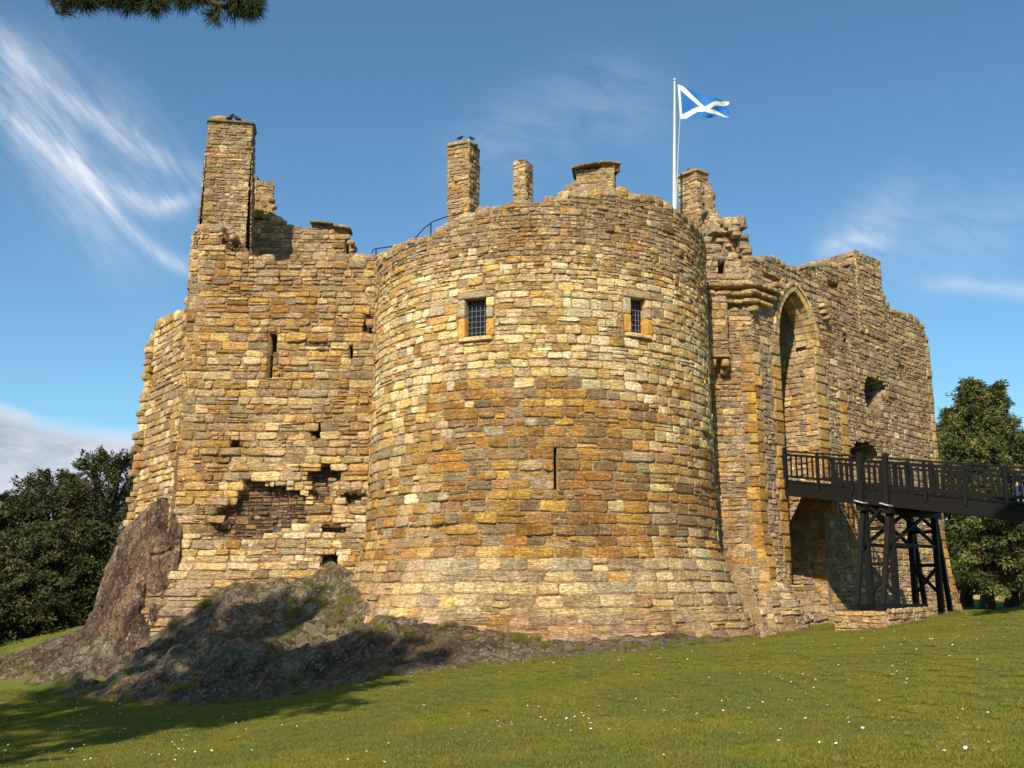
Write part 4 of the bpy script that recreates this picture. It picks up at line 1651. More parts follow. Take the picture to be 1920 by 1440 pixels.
def arch_ring(w_in, w_out, dd0, dd1, cols):
    """stones between offsets, dd0 proud of face, dd1 behind it"""
    h = (ARC1 - ARC0) / 2
    Rr = (h * h + (zap - zspr) ** 2) / (2 * h)
    cxr = am + h - Rr      # centre for the right side
    thm = math.acos(np.clip((am - cxr) / Rr, -1, 1))
    for side in (1, -1):
        nst = 9
        for k_ in range(nst):
            t0_, t1_ = thm * k_ / nst + .008, thm * (k_ + 1) / nst - .008
            c0 = pick(cols[None])[0] * .95
            th = np.linspace(t0_, t1_, 5)
            vs = []
            for tt_ in th:
                for ro_, dz in ((Rr + w_in, dd0), (Rr + w_out, dd0), (Rr + w_out, dd1), (Rr + w_in, dd1)):
                    u_ = cxr + ro_ * cos(tt_)
                    z_ = zspr + ro_ * sin(tt_)
                    u_ = u_ if side == 1 else 2 * am - u_
                    vs.append(G3(u_, z_, -dz))
            q_ = []
            for m_ in range(4):
                for e_ in range(4):
                    q_.append((m_ * 4 + e_, m_ * 4 + (e_ + 1) % 4, (m_ + 1) * 4 + (e_ + 1) % 4, (m_ + 1) * 4 + e_))
            q_ += [(0, 1, 2, 3), (16, 17, 18, 19)]
            ar.add(vs, q_, c0)


arch_ring(-.02, .24, .03, -.6, QUOINHI)
arch_ring(.25, .36, .08, -.3, QUOINHI * .6 + GATEHI * .4)
arch_ring(-.16, -.03, -.28, -.7, QUOINHI)
ar.build('arch_surround', M_ashlar, gh, smooth=False)

# corbel mouldings round the corner
for zc, pr_, r_ in ((12.55, .22, .085), (12.24, .16, .08), (11.94, .10, .075)):
    mo = Acc()
    u = LL - 2.1
    while u < LL + .1:
        wd = rng.uniform(.3, .6)
        p = fLb(np.array([min(u + wd / 2, LL)]), np.array([zc]))[0]
        p = p + np.array([0, -pr_ * .5, 0.08 * sin((u - LL) * 1.5)])
        lump(mo, p, (wd, pr_ + .3, r_ * 2), rng.uniform(-.05, .05), pick(QUOINHI[None])[0] * .9, rng.uniform(-.1, .1), rng.uniform(-.06, .06), rough=.06, sq=4)
        u += wd
    u = 0.0
    while u < 1.15:
        wd = rng.uniform(.3, .5)
        p = G3(u + wd / 2, zc, -pr_ * .5)
        lump(mo, p, (wd, pr_ + .3, r_ * 2), R(45) + rng.uniform(-.05, .05), pick(QUOINHI[None])[0] * .9, 0, rng.uniform(-.06, .06), rough=.06, sq=4)
        u += wd
    mo.build('string_course', M_stone, gh)
# crumbling corbels between moulding and arch, and right of the arch
for px, py, s in ((1447, 548, .38), (1442, 562, .34), (1450, 536, .4), (1408, 580, .26), (1538, 575, .36), (1541, 586, .36), (1545, 597, .32), ):
    u_, v_ = iG(px, py)
    mo = Acc()
    lump(mo, G3(u_, v_, -.06), (s, .4, .19), R(45), pick(QUOINHI[None])[0] * .9, rough=.10, sq=5)
    mo.build('corbel', M_stone, gh)

# garderobe box with its lip and corbels
gb = Acc()
xa, xb = P(1326, 650, 35.9)[0], P(1362, 650, 35.9)[0]
zl = P(1345, 671, 35.9)[2]
stonebox(gb, ((xa + xb) / 2, 36.05), xb - xa, .8, zl, 11.9, 0, GATEHI * .5 + QUOINHI * .5, hf=(.18, .32), wf=(.25, .5), corner=False)
o = gb.build('garderobe', M_stone, gh)
gb = Acc()
slab(gb, ((xa + xb) / 2, 35.95, zl), (xb - xa + .16, .85, .10), 0, PAL['green'])
gb.build('lip', M_ashlar, o)
for px in (1334, 1358):
    gb = Acc()
    p = P(px, 684, 35.9)
    lump(gb, p + np.array([0, .05, .02]), (.28, .75, .30), 0, PAL['pale'], sq=4)
    lump(gb, p + np.array([0, .2, -.24]), (.26, .5, .26), 0, PAL['tan'], sq=3.5)
    gb.build('corbel', M_stone, o)

# upper block right of the arch and stepped stub left
ub = Acc()
u0b, u1b = iG(1604, 520)[0], iG(1650, 520)[0]
cb = G3((u0b + u1b) / 2, 0, .9)
stonebox(ub, cb[:2], (u1b - u0b), 1.9, 12.3, iG(1625, 490)[1] + .05, R(45), GATEHI * .5 + CHIM * .5, hf=(.13, .26), wf=(.2, .6))
ub.build('turret_stub', M_stone, gh)
ub = Acc()
pa, pb = P(1342, 440, 40), P(1386, 440, 40)
stonebox(ub, ((pa[0] + pb[0]) / 2, 40.5), (pb[0] - pa[0]) * .85, 1.2, 11, P(1360, 416, 40)[2], R(18), GATEHI, hf=(.13, .26), wf=(.2, .5))
for k_ in range(70):
    t = rng.random()
    px = 1338 + 72 * t
    sky_ = np.interp(px, [1338, 1388, 1392, 1400, 1412], [414, 412, 455, 472, 486])
    py = sky_ + abs(rng.normal(0, 1)) * 16 + 2
    s = rng.uniform(.22, .5)
    lump(ub, P(px, py, 39.7 + rng.uniform(0, .3)), (s, .6, s * .5), rng.uniform(-.4, .4), pick(GATEHI[None])[0], rough=.05, sq=9)
# sloping masonry beside the greenish chimney
for k_ in range(34):
    t = k_ / 33
    px = 1328 + 8 * t + rng.uniform(-6, 5)
    py = 350 + 130 * t
    lump(ub, P(px, py, 41.4), (.32 + .2 * t, .6, .22), rng.uniform(-.3, .3), pick(GATEHI[None])[0], rough=.08, sq=6)
pa, pb = P(1318, 430, 41.6), P(1340, 430, 41.6)
stonebox(ub, ((pa[0] + pb[0]) / 2, 42.0), pb[0] - pa[0], 1.1, 11, P(1330, 400, 41.6)[2], R(20), GATEHI, hf=(.13, .26), wf=(.2, .5))
ub.build('stair_turret', M_stone, gh)
unparent_fix(gh)

# bulging footings between round tower and bridge
a = Acc()


def fFoot(u, v):
    u, v = np.asarray(u, float), np.asarray(v, float)
    lim = 1.9 - .22 * u + .25 * np.sin(u * 2.1)
    d = -.02 + (1.15 + .25 * np.sin(u * 1.7 + 1)) * (1 - np.exp(-np.clip(lim - v, 0, 9) * 1.1)) - .25 * sstep(3.6, 4.6, u)
    q = fbm(np.stack([u * .9, v * .9, u * 0 + 5], -1), 3) * .5
    d = d + q * sstep(0, .8, lim - v)
    return np.stack([K[0] + DG[0] * u + NG[0] * d, K[1] + DG[1] * u + NG[1] * d, v], -1)


uE = 4.7
fcap = lambda u: 1.9 - .22 * u + .25 * np.sin(u * 2.1) + .1
masonry(a, fFoot, -1.6, uE, -.9, 2.6, lambda v: (.24, .44), lambda v: (.3, .85), cw(GATE * .45 + PLINTH * .4 + BASEP * .15), top=fcap, rough=.05, protr=(.0, .09), jit=.06, thick=.6)
o = a.build('boulder_footing', M_stone)
tag(o, 'bulging rough boulder footing under the gatehouse, right of the round tower', 'footing')

# ================================================================== BRIDGE
br = empty('timber_bridge')
tag(br, 'black painted timber footbridge with baluster railings leading up to the castle gate', 'bridge')
T0, T1 = 1.75, 5.25
ZD0 = 5.45
SL = -.158


def B3(t, s, z):
    q = K + DG * t + NG * s
    return np.array([q[0], q[1], z])


def zd(s):
    return ZD0 + SL * s


SLEN = 17.0
a = Acc()
bar(a, B3((T0 + T1) / 2, -.6, zd(-.6) - .06), B3((T0 + T1) / 2, SLEN, zd(SLEN) - .06), T1 - T0, .07)
for k_ in range(60):
    s = -.5 + k_ * .29
    bar(a, B3(T0 + .05, s, zd(s) - .012), B3(T1 - .05, s, zd(s) - .012), .26, .035)
a.build('deck', M_wood, br, smooth=False)
for t in (T0 + .05, T1 - .05):
    a = Acc()
    bar(a, B3(t, .05, zd(.05) - .17), B3(t, SLEN, zd(SLEN) - .17), .10, .24)
    sgn = -1 if t < 3 else 1
    bar(a, B3(t + sgn * .05, .05, zd(.05) - .42), B3(t + sgn * .05, SLEN, zd(SLEN) - .42), .22, .30)
    a.build('side_beam', M_wood, br, smooth=False)
a = Acc()
for t in (T0 + 1.1, T0 + 2.4):
    bar(a, B3(t, 0, zd(0) - .4), B3(t, SLEN, zd(SLEN) - .4), .2, .3)
a.build('inner_beam', M_wood, br, smooth=False)
for t, sg in ((T0, -1), (T1, 1)):
    a = Acc()
    bar(a, B3(t, .02, zd(0.02) + 1.08), B3(t, SLEN, zd(SLEN) + 1.08), .11, .06)
    bar(a, B3(t, .02, zd(0.02) + .94), B3(t, SLEN, zd(SLEN) + .94), .05, .09)
    bar(a, B3(t, .02, zd(0.02) + .15), B3(t, SLEN, zd(SLEN) + .15), .05, .09)
    rail = a.build('railing', M_wood, br, smooth=False)
    bay = 1.28
    s = .1
    kk_ = 0
    while s < SLEN:
        a = Acc()
        bar(a, B3(t + sg * .03, s, zd(s) - .32), B3(t + sg * .03, s, zd(s) + 1.10), .10, .10, up=(NG[0], NG[1], 0))
        # little raking strut at the foot of each post
        bar(a, B3(t + sg * .12, s + .02, zd(s) - .30), B3(t + sg * .05, s + .02, zd(s) + .10), .08, .06, up=(NG[0], NG[1], 0))
        a.build('post', M_wood, rail, smooth=False)
        if s < 9.2 or sg > 0 and s < 6:
            for q_ in range(1, 6):
                sb = s + bay * q_ / 6
                a = Acc()
                bar(a, B3(t, sb, zd(sb) + .17), B3(t, sb, zd(sb) + .92), .045, .055, up=(NG[0], NG[1], 0))
                a.build('baluster', M_wood, rail, smooth=False)
        s += bay
        kk_ += 1
# big end post
a = Acc(); bar(a, B3(T0 - .02, .06, zd(0) - .4), B3(T0 - .02, .06, zd(0) + 1.2), .17, .17, up=(NG[0], NG[1], 0)); a.build('gate_post', M_wood, br, smooth=False)
# trestle
ZB = 1.02
SA, SB_ = 3.05, 3.95
for s in (SA, SB_):
    a = Acc()
    bar(a, B3(T0 - .35, s, zd(s) - .68), B3(T1 + .35, s, zd(s) - .68), .30, .26)
    a.build('cap_beam', M_wood, br, smooth=False)
    for t, sg in ((T0 - .02, -1), (T1 + .02, 1)):
        a = Acc()
        # tall outside post rising past the handrail
        bar(a, B3(t + sg * .22, s, zd(s) - .62), B3(t + sg * .10, s, zd(s) + 1.22), .17, .17, up=(NG[0], NG[1], 0))
        a.build('outer_post', M_wood, br, smooth=False)
        a = Acc()
        bar(a, B3(t + sg * .25, s, zd(s) - .53), B3(t + sg * .25, s + .01, zd(s) - .50), .34, .40, up=(DG[0], DG[1], 0))
        a.build('lead_flashing', M_lead, br, smooth=False)
        zb_ = ZB if sg < 0 else .35
        a = Acc()
        bar(a, B3(t, s, zb_ - .02), B3(t, s, zd(s) - .6), .19, .19, up=(NG[0], NG[1], 0))
        a.build('leg', M_wood, br, smooth=False)
        a = Acc()
        bar(a, B3(t + sg * 1.0, s, zb_ - (.6 if sg > 0 else .0)), B3(t + sg * .1, s, zd(s) - .75), .15, .15, up=(NG[0], NG[1], 0))
        a.build('raking_leg', M_wood, br, smooth=False)
    a = Acc()
    bar(a, B3(T0 - .3, s, 3.0), B3(T1 + .3, s, 3.0), .10, .11)
    a.build('cross_rail', M_wood, br, smooth=False)
    a = Acc()
    bar(a, B3(T0, s + .06, 3.1), B3(T1, s + .06, 4.4), .10, .10)
    bar(a, B3(T0, s - .06, 4.4), B3(T1, s - .06, 3.1), .10, .10)
    a.build('cross_brace', M_wood, br, smooth=False)
for t in (T0 - .02, T1 + .02):
    a = Acc()
    for z_ in (3.55, 2.35):
        a = Acc()
        bar(a, B3(t, SA, z_), B3(t, SB_, z_), .12, .12)
        a.build('side_rail', M_wood, br, smooth=False)
    for za, zb2 in ((4.5, 3.6), (2.3, 1.3)):
        a = Acc()
        bar(a, B3(t + .04, SA, za), B3(t + .04, SB_, zb2), .10, .10)
        bar(a, B3(t - .04, SA, zb2), B3(t - .04, SB_, za), .10, .10)
        a.build('side_brace', M_wood, br, smooth=False)
a = Acc()
for s in (SA, SB_):
    bar(a, B3(T0 - 1.3, s, ZB - .1), B3((T0 + T1) / 2 + .3, s, ZB - .1), .28, .2)
a.build('sill_beam', M_wood, br, smooth=False)
# a second trestle further out, beyond the frame
for s in (9.6, 13.5):
    for t in (T0, T1):
        a = Acc()
        q = B3(t, s, 0)
        bar(a, B3(t, s, float(gz(q[0], q[1])) - .3), B3(t, s, zd(s) - .5), .24, .24, up=(NG[0], NG[1], 0))
        a.build('leg', M_wood, br, smooth=False)

# stone pier under the trestle
a = Acc()
fP, iP, LP = flat(B3(T0 - 1.5, SB_ + .35, 0)[:2], B3((T0 + T1) / 2 + .5, SB_ + .35, 0)[:2])
masonry(a, fP, 0, LP, -.9, ZB - .2, lambda v: (.13, .24), lambda v: (.2, .5), cw(GATE * .4 + PLINTH * .6), thick=1.8, rough=.02)
fP2, iP2, LP2 = flat(B3(T0 - 1.5, SA - .6, 0)[:2], B3(T0 - 1.5, SB_ + .35, 0)[:2])
masonry(a, fP2, 0, LP2, -.9, ZB - .2, lambda v: (.13, .24), lambda v: (.2, .5), cw(GATE * .4 + PLINTH * .6), thick=1.8, rough=.02)
o = a.build('stone_pier', M_stone)
tag(o, 'low coursed stone pier carrying the near legs of the bridge trestle', 'pier')

# ================================================================== FLAG
FY = 41.0
pt_, pb_ = P(1265, 152, FY), P(1264, 420, FY)
fp = empty('flagpole', tuple(pb_))
tag(fp, 'tall white flagpole flying a blue flag with a white diagonal cross behind the round tower', 'flagpole')
a = Acc(); tube(a, [pb_ - np.array([0, 0, 1.5]), pb_, pt_], [.075, .075, .05], n=12); a.build('pole', M_white, fp)
a = Acc()
lump(a, pt_ + np.array([0, 0, .06]), (.14, .14, .14), sq=2, rough=0, n=8); a.build('finial', M_lead, fp)
a = Acc(); tube(a, [P(1269.5, 152, FY), P(1273, 190, FY), P(1275, 222, FY), P(1272, 275, FY), P(1267, 400, FY)], .012, n=5); a.build('halyard', M_cord, fp)
m, t, b, o = mat('saltire_cloth')
at = t.new('ShaderNodeAttribute', attribute_name='Col')
sx = t.new('ShaderNodeSeparateColor')
t.l.new(at.outputs['Color'], sx.inputs[0])
s_, t_ = sx.outputs[0], sx.outputs[1]
d1 = t.m('ABSOLUTE', t.m('SUBTRACT', s_, t_))
d2 = t.m('ABSOLUTE', t.m('SUBTRACT', t.m('ADD', s_, t_), 1.0))
dm = t.m('MINIMUM', d1, d2)
wh = t.m('MAXIMUM', t.ramp(dm, .105, .096), t.ramp(s_, .035, .03))
c_ = t.mix(wh, (.012, .16, .50), (.80, .80, .80))
t.l.new(c_, b.inputs['Base Color'])
b.inputs['Roughness'].default_value = .8
tr = t.new('ShaderNodeBsdfTranslucent')
t.l.new(c_, tr.inputs[0])
mx = t.new('ShaderNodeMixShader')
mx.inputs[0].default_value = .25
t.l.new(b.outputs[0], mx.inputs[1]); t.l.new(tr.outputs[0], mx.inputs[2]); t.l.new(mx.outputs[0], o.inputs[0])
M_flag = m
ns, nt_ = 90, 50
s_ = np.linspace(0, 1, ns)
t_ = np.linspace(0, 1, nt_)
Sg, Tg = np.meshgrid(s_, t_)
ytop = np.interp(Sg, [0, .25, .45, .6, .75, 1], [158, 169, 178, 181, 183, 191])
ybot = np.interp(Sg, [0, .15, .35, .5, .7, .9, 1], [223, 222, 219, 221, 218, 221, 219])
# the upper fly corner is folded over and down
fold = sstep(.45, .95, Sg) * sstep(.45, .9, Tg)
PXf = 1271 + 5 * (1 - Tg) * (1 - Sg) + 96 * Sg ** .95
tt = Tg ** (1 + .5 * Sg)
PYf = ybot + (ytop - ybot) * tt + 2.2 * np.sin(Sg * 13 + Tg * 3) * Sg
wv = .12 * np.sin(Sg * 11 - Tg * 3) * (.15 + Sg) + .035 * np.sin(Sg * 24 + Tg * 7 + 1) * Sg
pts = np.zeros((nt_, ns, 3))
for jj in range(nt_):
    for ii in range(ns):
        pts[jj, ii] = P(PXf[jj, ii], PYf[jj, ii], FY + .0 + wv[jj, ii])
a = Acc()
i, j = np.meshgrid(np.arange(ns - 1), np.arange(nt_ - 1))
b0 = (j * ns + i).ravel()
a.add(pts.reshape(-1, 3), np.stack([b0, b0 + 1, b0 + ns + 1, b0 + ns], 1), np.stack([Sg, Tg, Sg * 0], -1).reshape(-1, 3))
a.build('flag', M_flag, fp)
unparent_fix(fp)


# ================================================================== birds
def bird(p, heading, size, label, up=.5):
    a = Acc()
    h = np.array([cos(heading), sin(heading), 0])
    z = np.array([0, 0, 1])
    p = np.array(p, float)
    body = [p - h * size * .55 + z * size * .25, p - h * size * .3 + z * size * .33, p + z * size * .42, p + h * size * .22 + z * size * (.5 + up * .25), p + h * size * .30 + z * size * (.62 + up * .35), p + h * size * .42 + z * size * (.66 + up * .4), p + h * size * .58 + z * size * (.62 + up * .4)]
    tube(a, body, [.012, .05 * size / .35, .09 * size / .35, .075 * size / .35, .055 * size / .35, .05 * size / .35, .006], n=8)
    for s in (-.03, .03):
        q = np.array([-h[1], h[0], 0]) * s
        tube(a, [p + q, p + q + z * size * .35], .008, n=5)
    o = a.build('bird', M_bird)
    tag(o, label, 'bird', 'black birds perched on the chimneys')


zc = 19.29
bird((-10.97 + .0, 36.6, zc), .9, .34, 'upright black bird nearer the middle of the highest chimney top', 1.0)
bird((-10.66, 36.6, zc), 2.7, .34, 'crouching black bird right of the other on the highest chimney top', .2)
q1, q2 = P(862, 268, 43.2), P(885, 269, 43.2)
bird(q1 + np.array([0, 0, .12]), .3, .30, 'black bird on the left side of the chimney behind the round tower', .1)
bird(q2 + np.array([0, 0, .12]), 2.6, .30, 'black bird on the right side of the chimney behind the round tower', .1)


# ================================================================== person
def skin(name, nodes, edges, m, parent, sub=2):
    me = bpy.data.meshes.new(name)
    me.from_pydata([tuple(n_[:3]) for n_ in nodes], edges, [])
    o = bpy.data.objects.new(name, me)
    COL.objects.link(o)
    o.parent = parent
    md = o.modifiers.new('skin', 'SKIN')
    for i_, n_ in enumerate(nodes):
        rr = n_[3]
        me.skin_vertices[0].data[i_].radius = (rr, rr * (n_[4] if len(n_) > 4 else 1))
    me.skin_vertices[0].data[0].use_root = True
    md2 = o.modifiers.new('sub', 'SUBSURF')
    md2.levels = md2.render_levels = sub
    me.materials.append(m)
    return o


sp = 8.06
base = B3(T0 + .28, sp, zd(sp))
pe = empty('person', tuple(base))
pe.rotation_euler = (0, 0, R(-45) + R(20))
tag(pe, 'small person in tan top and blue trousers standing behind the bridge railing', 'person')
H = 1.18
k = H / 1.18
body = [(0, 0, .56, .085, .75), (0, 0, .70, .085, .7), (0, 0, .84, .10, .65), (0, 0, .94, .045), (0, -.01, 1.0, .06), (0, -.012, 1.08, .075, 1.1), (0, -.01, 1.14, .05),
        (.06, 0, .50, .062), (.07, -.01, .30, .045), (.075, .01, .07, .03), (-.06, 0, .50, .062), (-.07, .01, .30, .045), (-.075, .02, .07, .03),
        (.12, 0, .86, .035), (.17, -.03, .70, .028), (.15, -.17, .66, .022), (.14, -.22, .67, .02), (-.12, 0, .86, .035), (-.17, -.03, .70, .028), (-.15, -.17, .66, .022), (-.14, -.22, .67, .02),
        (0, -.085, 1.06, .014), (.07, -.10, .02, .028), (-.07, -.09, .02, .028)]
ed = [(0, 1), (1, 2), (2, 3), (3, 4), (4, 5), (5, 6), (0, 7), (7, 8), (8, 9), (0, 10), (10, 11), (11, 12), (2, 13), (13, 14), (14, 15), (15, 16), (2, 17), (17, 18), (18, 19), (19, 20), (5, 21), (9, 22), (12, 23)]
skin('body', body, ed, M_skin, pe)
skin('trousers', [(0, 0, .57, .10, .8), (0, 0, .52, .09, .9), (.06, 0, .44, .072), (.07, -.01, .28, .056), (.075, .005, .08, .045), (-.06, 0, .44, .072), (-.07, .01, .28, .056), (-.075, .015, .08, .045)], [(0, 1), (1, 2), (2, 3), (3, 4), (1, 5), (5, 6), (6, 7)], M_jean, pe)
skin('top', [(0, 0, .58, .105, .8), (0, 0, .72, .10, .75), (0, 0, .86, .115, .7), (0, 0, .92, .06), (.13, 0, .85, .048), (.18, -.03, .70, .04), (.155, -.15, .665, .033), (-.13, 0, .85, .048), (-.18, -.03, .70, .04), (-.155, -.15, .665, .033)], [(0, 1), (1, 2), (2, 3), (2, 4), (4, 5), (5, 6), (2, 7), (7, 8), (8, 9)], M_coat, pe)
skin('hair', [(0, .025, 1.15, .07), (0, .045, 1.10, .08), (0, .05, 1.02, .05)], [(0, 1), (1, 2)], M_hair, pe)
for sx in (.073, -.073):
    skin('shoe', [(sx, .03, .035, .036), (sx, -.04, .035, .036), (sx, -.12, .028, .028)], [(0, 1), (1, 2)], M_shoe, pe)


# ================================================================== trees
def leafcards(acc, cen, nrm, size, cols, rg, elong=2.2, droop=0.0):
    """small leaf sprays: one kite-shaped quad each"""
    n_ = len(cen)
    d = nrm + rg.normal(0, .45, (n_, 3))
    d[:, 2] -= droop
    d /= np.linalg.norm(d, axis=1, keepdims=True)
    r_ = rg.normal(0, 1, (n_, 3))
    s = np.cross(d, r_)
    s /= np.linalg.norm(s, axis=1, keepdims=True) + 1e-9
    elong = elong * 1.25
    sz = size * rg.uniform(.6, 1.4, n_)[:, None]
    a_ = cen
    b_ = cen + d * sz * .5 + s * sz / elong * .5
    c_ = cen + d * sz
    e_ = cen + d * sz * .5 - s * sz / elong * .5
    v_ = np.stack([a_, b_, c_, e_], 1).reshape(-1, 3)
    q_ = np.arange(n_ * 4).reshape(-1, 4)
    acc.add(v_, q_, np.repeat(cols, 4, 0))


def conifer(name, label, cat, group, x, y, h, r_, seed, kind='yew', n_cl=240, per=60, size=.34, base=.08, pal=((.030, .042, .012), (.062, .058, .018), (.018, .028, .010)), shape=None, lean=0.0, zg=None, trunk_r=.35):
    rg = np.random.default_rng(seed)
    zg = float(gz(x, y)) if zg is None else zg
    e_ = empty(name, (x, y, zg))
    tag(e_, label, cat, group)
    cr = Acc()
    tk = Acc()
    shape = shape or (lambda t: np.sqrt(np.clip(1 - ((t - .35) / .66) ** 2, 0, 1)))
    # limbs & clumps
    tl = rg.uniform(0, 1, n_cl) ** .85
    zz = base + (1 - base) * tl
    ang = rg.uniform(0, 2 * pi, n_cl)
    prof = shape(tl) * (1 + .28 * np.sin(ang * 3 + seed) * np.cos(tl * 7 + seed))
    rad_ = prof * r_ * np.where(rg.random(n_cl) < .25, rg.uniform(.95, 1.22, n_cl), rg.uniform(.62, 1.0, n_cl))
    inner = rg.random(n_cl) < .14
    rad_[inner] *= rg.uniform(.3, .7, inner.sum())
    C_ = np.stack([rad_ * np.cos(ang) + lean * zz * h, rad_ * np.sin(ang), zz * h], 1)
    csz = (r_ * .15) * rg.uniform(.6, 1.5, n_cl) * (1.0 - .45 * tl)
    pv = np.array(pal)
    for k_ in range(n_cl):
        out = np.array([cos(ang[k_]), sin(ang[k_]), .12])
        m_ = int(per * rg.uniform(.7, 1.3))
        q_ = rg.normal(0, 1, (m_, 3))
        q_ /= np.linalg.norm(q_, axis=1, keepdims=True) + 1e-9
        q_ *= rg.uniform(.35, 1.0, (m_, 1)) ** .5
        # a bough: stretched outwards, thin upright, tip raised or drooping a little
        o2 = np.array([cos(ang[k_]), sin(ang[k_]), rg.uniform(-.25, .45) + .5 * tl[k_]])
        s2 = np.array([-sin(ang[k_]), cos(ang[k_]), 0])
        cc = C_[k_] + (q_[:, :1] * o2 * 1.75 + q_[:, 1:2] * s2 * .85 + q_[:, 2:] * np.array([0, 0, .48])) * csz[k_]
        # sprays droop outward
        cc[:, 2] -= .18 * np.hypot(cc[:, 0] - C_[k_][0], cc[:, 1] - C_[k_][1])
        nn = q_ * .7 + out * .8
        ci = pv[rg.choice(len(pv), p=(.5, .3, .2))] * rg.uniform(.6, 1.5)
        cols = ci[None] * rg.uniform(.85, 1.18, (m_, 1))
        leafcards(cr, cc + np.array([x, y, zg]), nn, size, cols, rg, droop=.15)
        if k_ % 5 == 0:
            tube(tk, [np.array([x + lean * C_[k_][2] * .6, y, zg + C_[k_][2] * .72]), (np.array([x, y, zg]) + C_[k_] * np.array([.5, .5, .92])), np.array([x, y, zg]) + C_[k_]], [.10 * (1 - tl[k_] * .6), .06, .02], n=5, cap=False)
    zs = np.linspace(0, h * .92, 9)
    tr_ = [trunk_r * (1.35 if z_ == 0 else 1) * (1 - .85 * z_ / h) for z_ in zs]
    tube(tk, [(x + lean * z_ + .12 * sin(z_ + seed), y + .1 * cos(z_ * .8), zg + z_ - .15) for z_ in zs], tr_, n=10)
    cr.build('crown', M_leaf, e_)
    tk.build('trunk', M_bark, e_)
    unparent_fix(e_)
    return e_


def onpx(px, Y):
    return (px - 960) / 1863 * Y


spire = lambda t: np.where(t < .25, .75 + t, np.clip((1.02 - t) / .77, 0, 1) ** 1.15)
dome = lambda t: np.sqrt(np.clip(1 - (np.abs(t - .4) / .62) ** 2.4, 0, 1))
RP = ((.090, .112, .030), (.150, .130, .040), (.050, .068, .022))
LPAL = ((.050, .062, .018), (.090, .078, .024), (.027, .036, .013))


def htop(px, py, Y, x, y):
    return P(px, py, Y)[2] - float(gz(x, y))


gR = 'conifers beyond the bridge'
for (px, Y, pyt, r_, sd_, lab, shp) in (
        (1818, 60, 716, 3.9, 11, 'dark conifer with the tallest pointed top beyond the bridge', spire),
        (1860, 63, 727, 4.0, 12, 'bushy conifer with a blunt top, right of the tallest one beyond the bridge', spire),
        (1776, 66, 772, 3.5, 13, 'shorter conifer half hidden by the right corner of the castle', spire),
        (1885, 57, 815, 3.2, 14, 'broad lower conifer filling the gap under the bridge near the right edge', dome),
        (1955, 62, 830, 3.0, 15, 'conifer cut by the right edge of the photo behind the bridge railing', dome)):
    x = onpx(px, Y)
    conifer('conifer', lab, 'tree', gR, x, Y, htop(px, pyt, Y, x, Y), r_, sd_, n_cl=500, per=95, size=.22, base=.10, pal=RP, shape=shp, trunk_r=.36)
# bare forked tree at the right edge is carried by its trunk only
gL = 'dark yews at the left of the castle'
for (px, Y, pyt, r_, sd_, lab, shp) in (
        (228, 52, 852, 2.9, 21, 'rounded dark yew touching the left edge of the castle wall, tallest of its row', dome),
        (125, 55, 890, 3.0, 22, 'dark yew with two pointed tips left of the rounded tallest yew', dome),
        (35, 53, 925, 3.4, 23, 'dark spreading yew near the left edge of the photo', dome),
        (-70, 50, 930, 3.6, 24, 'dark yew cut by the left edge of the photo', dome),
        (180, 48, 985, 2.6, 25, 'lower yew in front of the rounded tallest yew, above the green verge', dome),
        (70, 46, 1010, 2.8, 26, 'lower yew with branches to the grass left of the crag', dome),
        (-30, 44, 1040, 2.8, 27, 'low dark yew at the far left above the rocks', dome)):
    x = onpx(px, Y)
    conifer('yew_tree', lab, 'tree', gL, x, Y, htop(px, pyt, Y, x, Y), r_, sd_, n_cl=460, per=90, size=.18, base=.0, pal=LPAL, shape=shp, trunk_r=.4)

# tall trees behind the photographer's left shoulder: they throw the shade on the rocks
gS = 'tall pines beside the photographer'
for (x, y, h, r_, b_, sd_, lab) in ((-17.4, 3.0, 28.0, 4.6, .38, 31, 'tallest of the pines standing left of the view'),
                                    (-13.1, 3.0, 23.2, 3.4, .76, 32, 'high-crowned pine standing left of the view, closest to the photographer'),
                                    (12.6, 12.2, 24.0, 2.2, .74, 33, 'high-crowned pine standing right of the view')):
    conifer('pine_tree', lab, 'tree', gS, x, y, h, r_, sd_, n_cl=230, per=70, size=.42, base=b_, pal=LPAL, shape=dome, trunk_r=.4)

# ---- small pine whose limb hangs into the top left of the view
pn = empty('pine_bough_tree', (-7.5, -1.0, float(gz(-7.5, -1.0))))
tag(pn, 'pine whose needled bough hangs into the top left corner', 'tree')
rg = np.random.default_rng(5)
tk, nd = Acc(), Acc()
BY = 4.3
zg = pn.location[2]
tube(tk, [(-7.5, -1, zg - .2), (-7.4, -1, zg + 2.5), (-7.5, -.9, zg + 5), (-7.3, -1, zg + 7.5)], [.22, .18, .14, .05], n=10)


def needles(p, dirv, n_=60, L=.07, spread=.7):
    dirv = dirv / np.linalg.norm(dirv)
    q = rg.normal(0, 1, (n_, 3))
    q -= (q @ dirv)[:, None] * dirv
    q /= np.linalg.norm(q, axis=1, keepdims=True)
    d = dirv[None] * rg.uniform(.2, 1.0, (n_, 1)) + q * spread
    d /= np.linalg.norm(d, axis=1, keepdims=True)
    st = p + dirv * rg.uniform(-.05, .02, (n_, 1))
    en = st + d * L * rg.uniform(.7, 1.15, (n_, 1))
    s = np.cross(d, rg.normal(0, 1, (n_, 3)))
    s /= np.linalg.norm(s, axis=1, keepdims=True)
    w__ = .0016
    v_ = np.stack([st - s * w__, st + s * w__, en + s * w__ * .3, en - s * w__ * .3], 1).reshape(-1, 3)
    c_ = np.array((.035, .05, .018)) * rg.uniform(.6, 1.6, (n_, 1))
    nd.add(v_, np.arange(n_ * 4).reshape(-1, 4), np.repeat(c_, 4, 0))


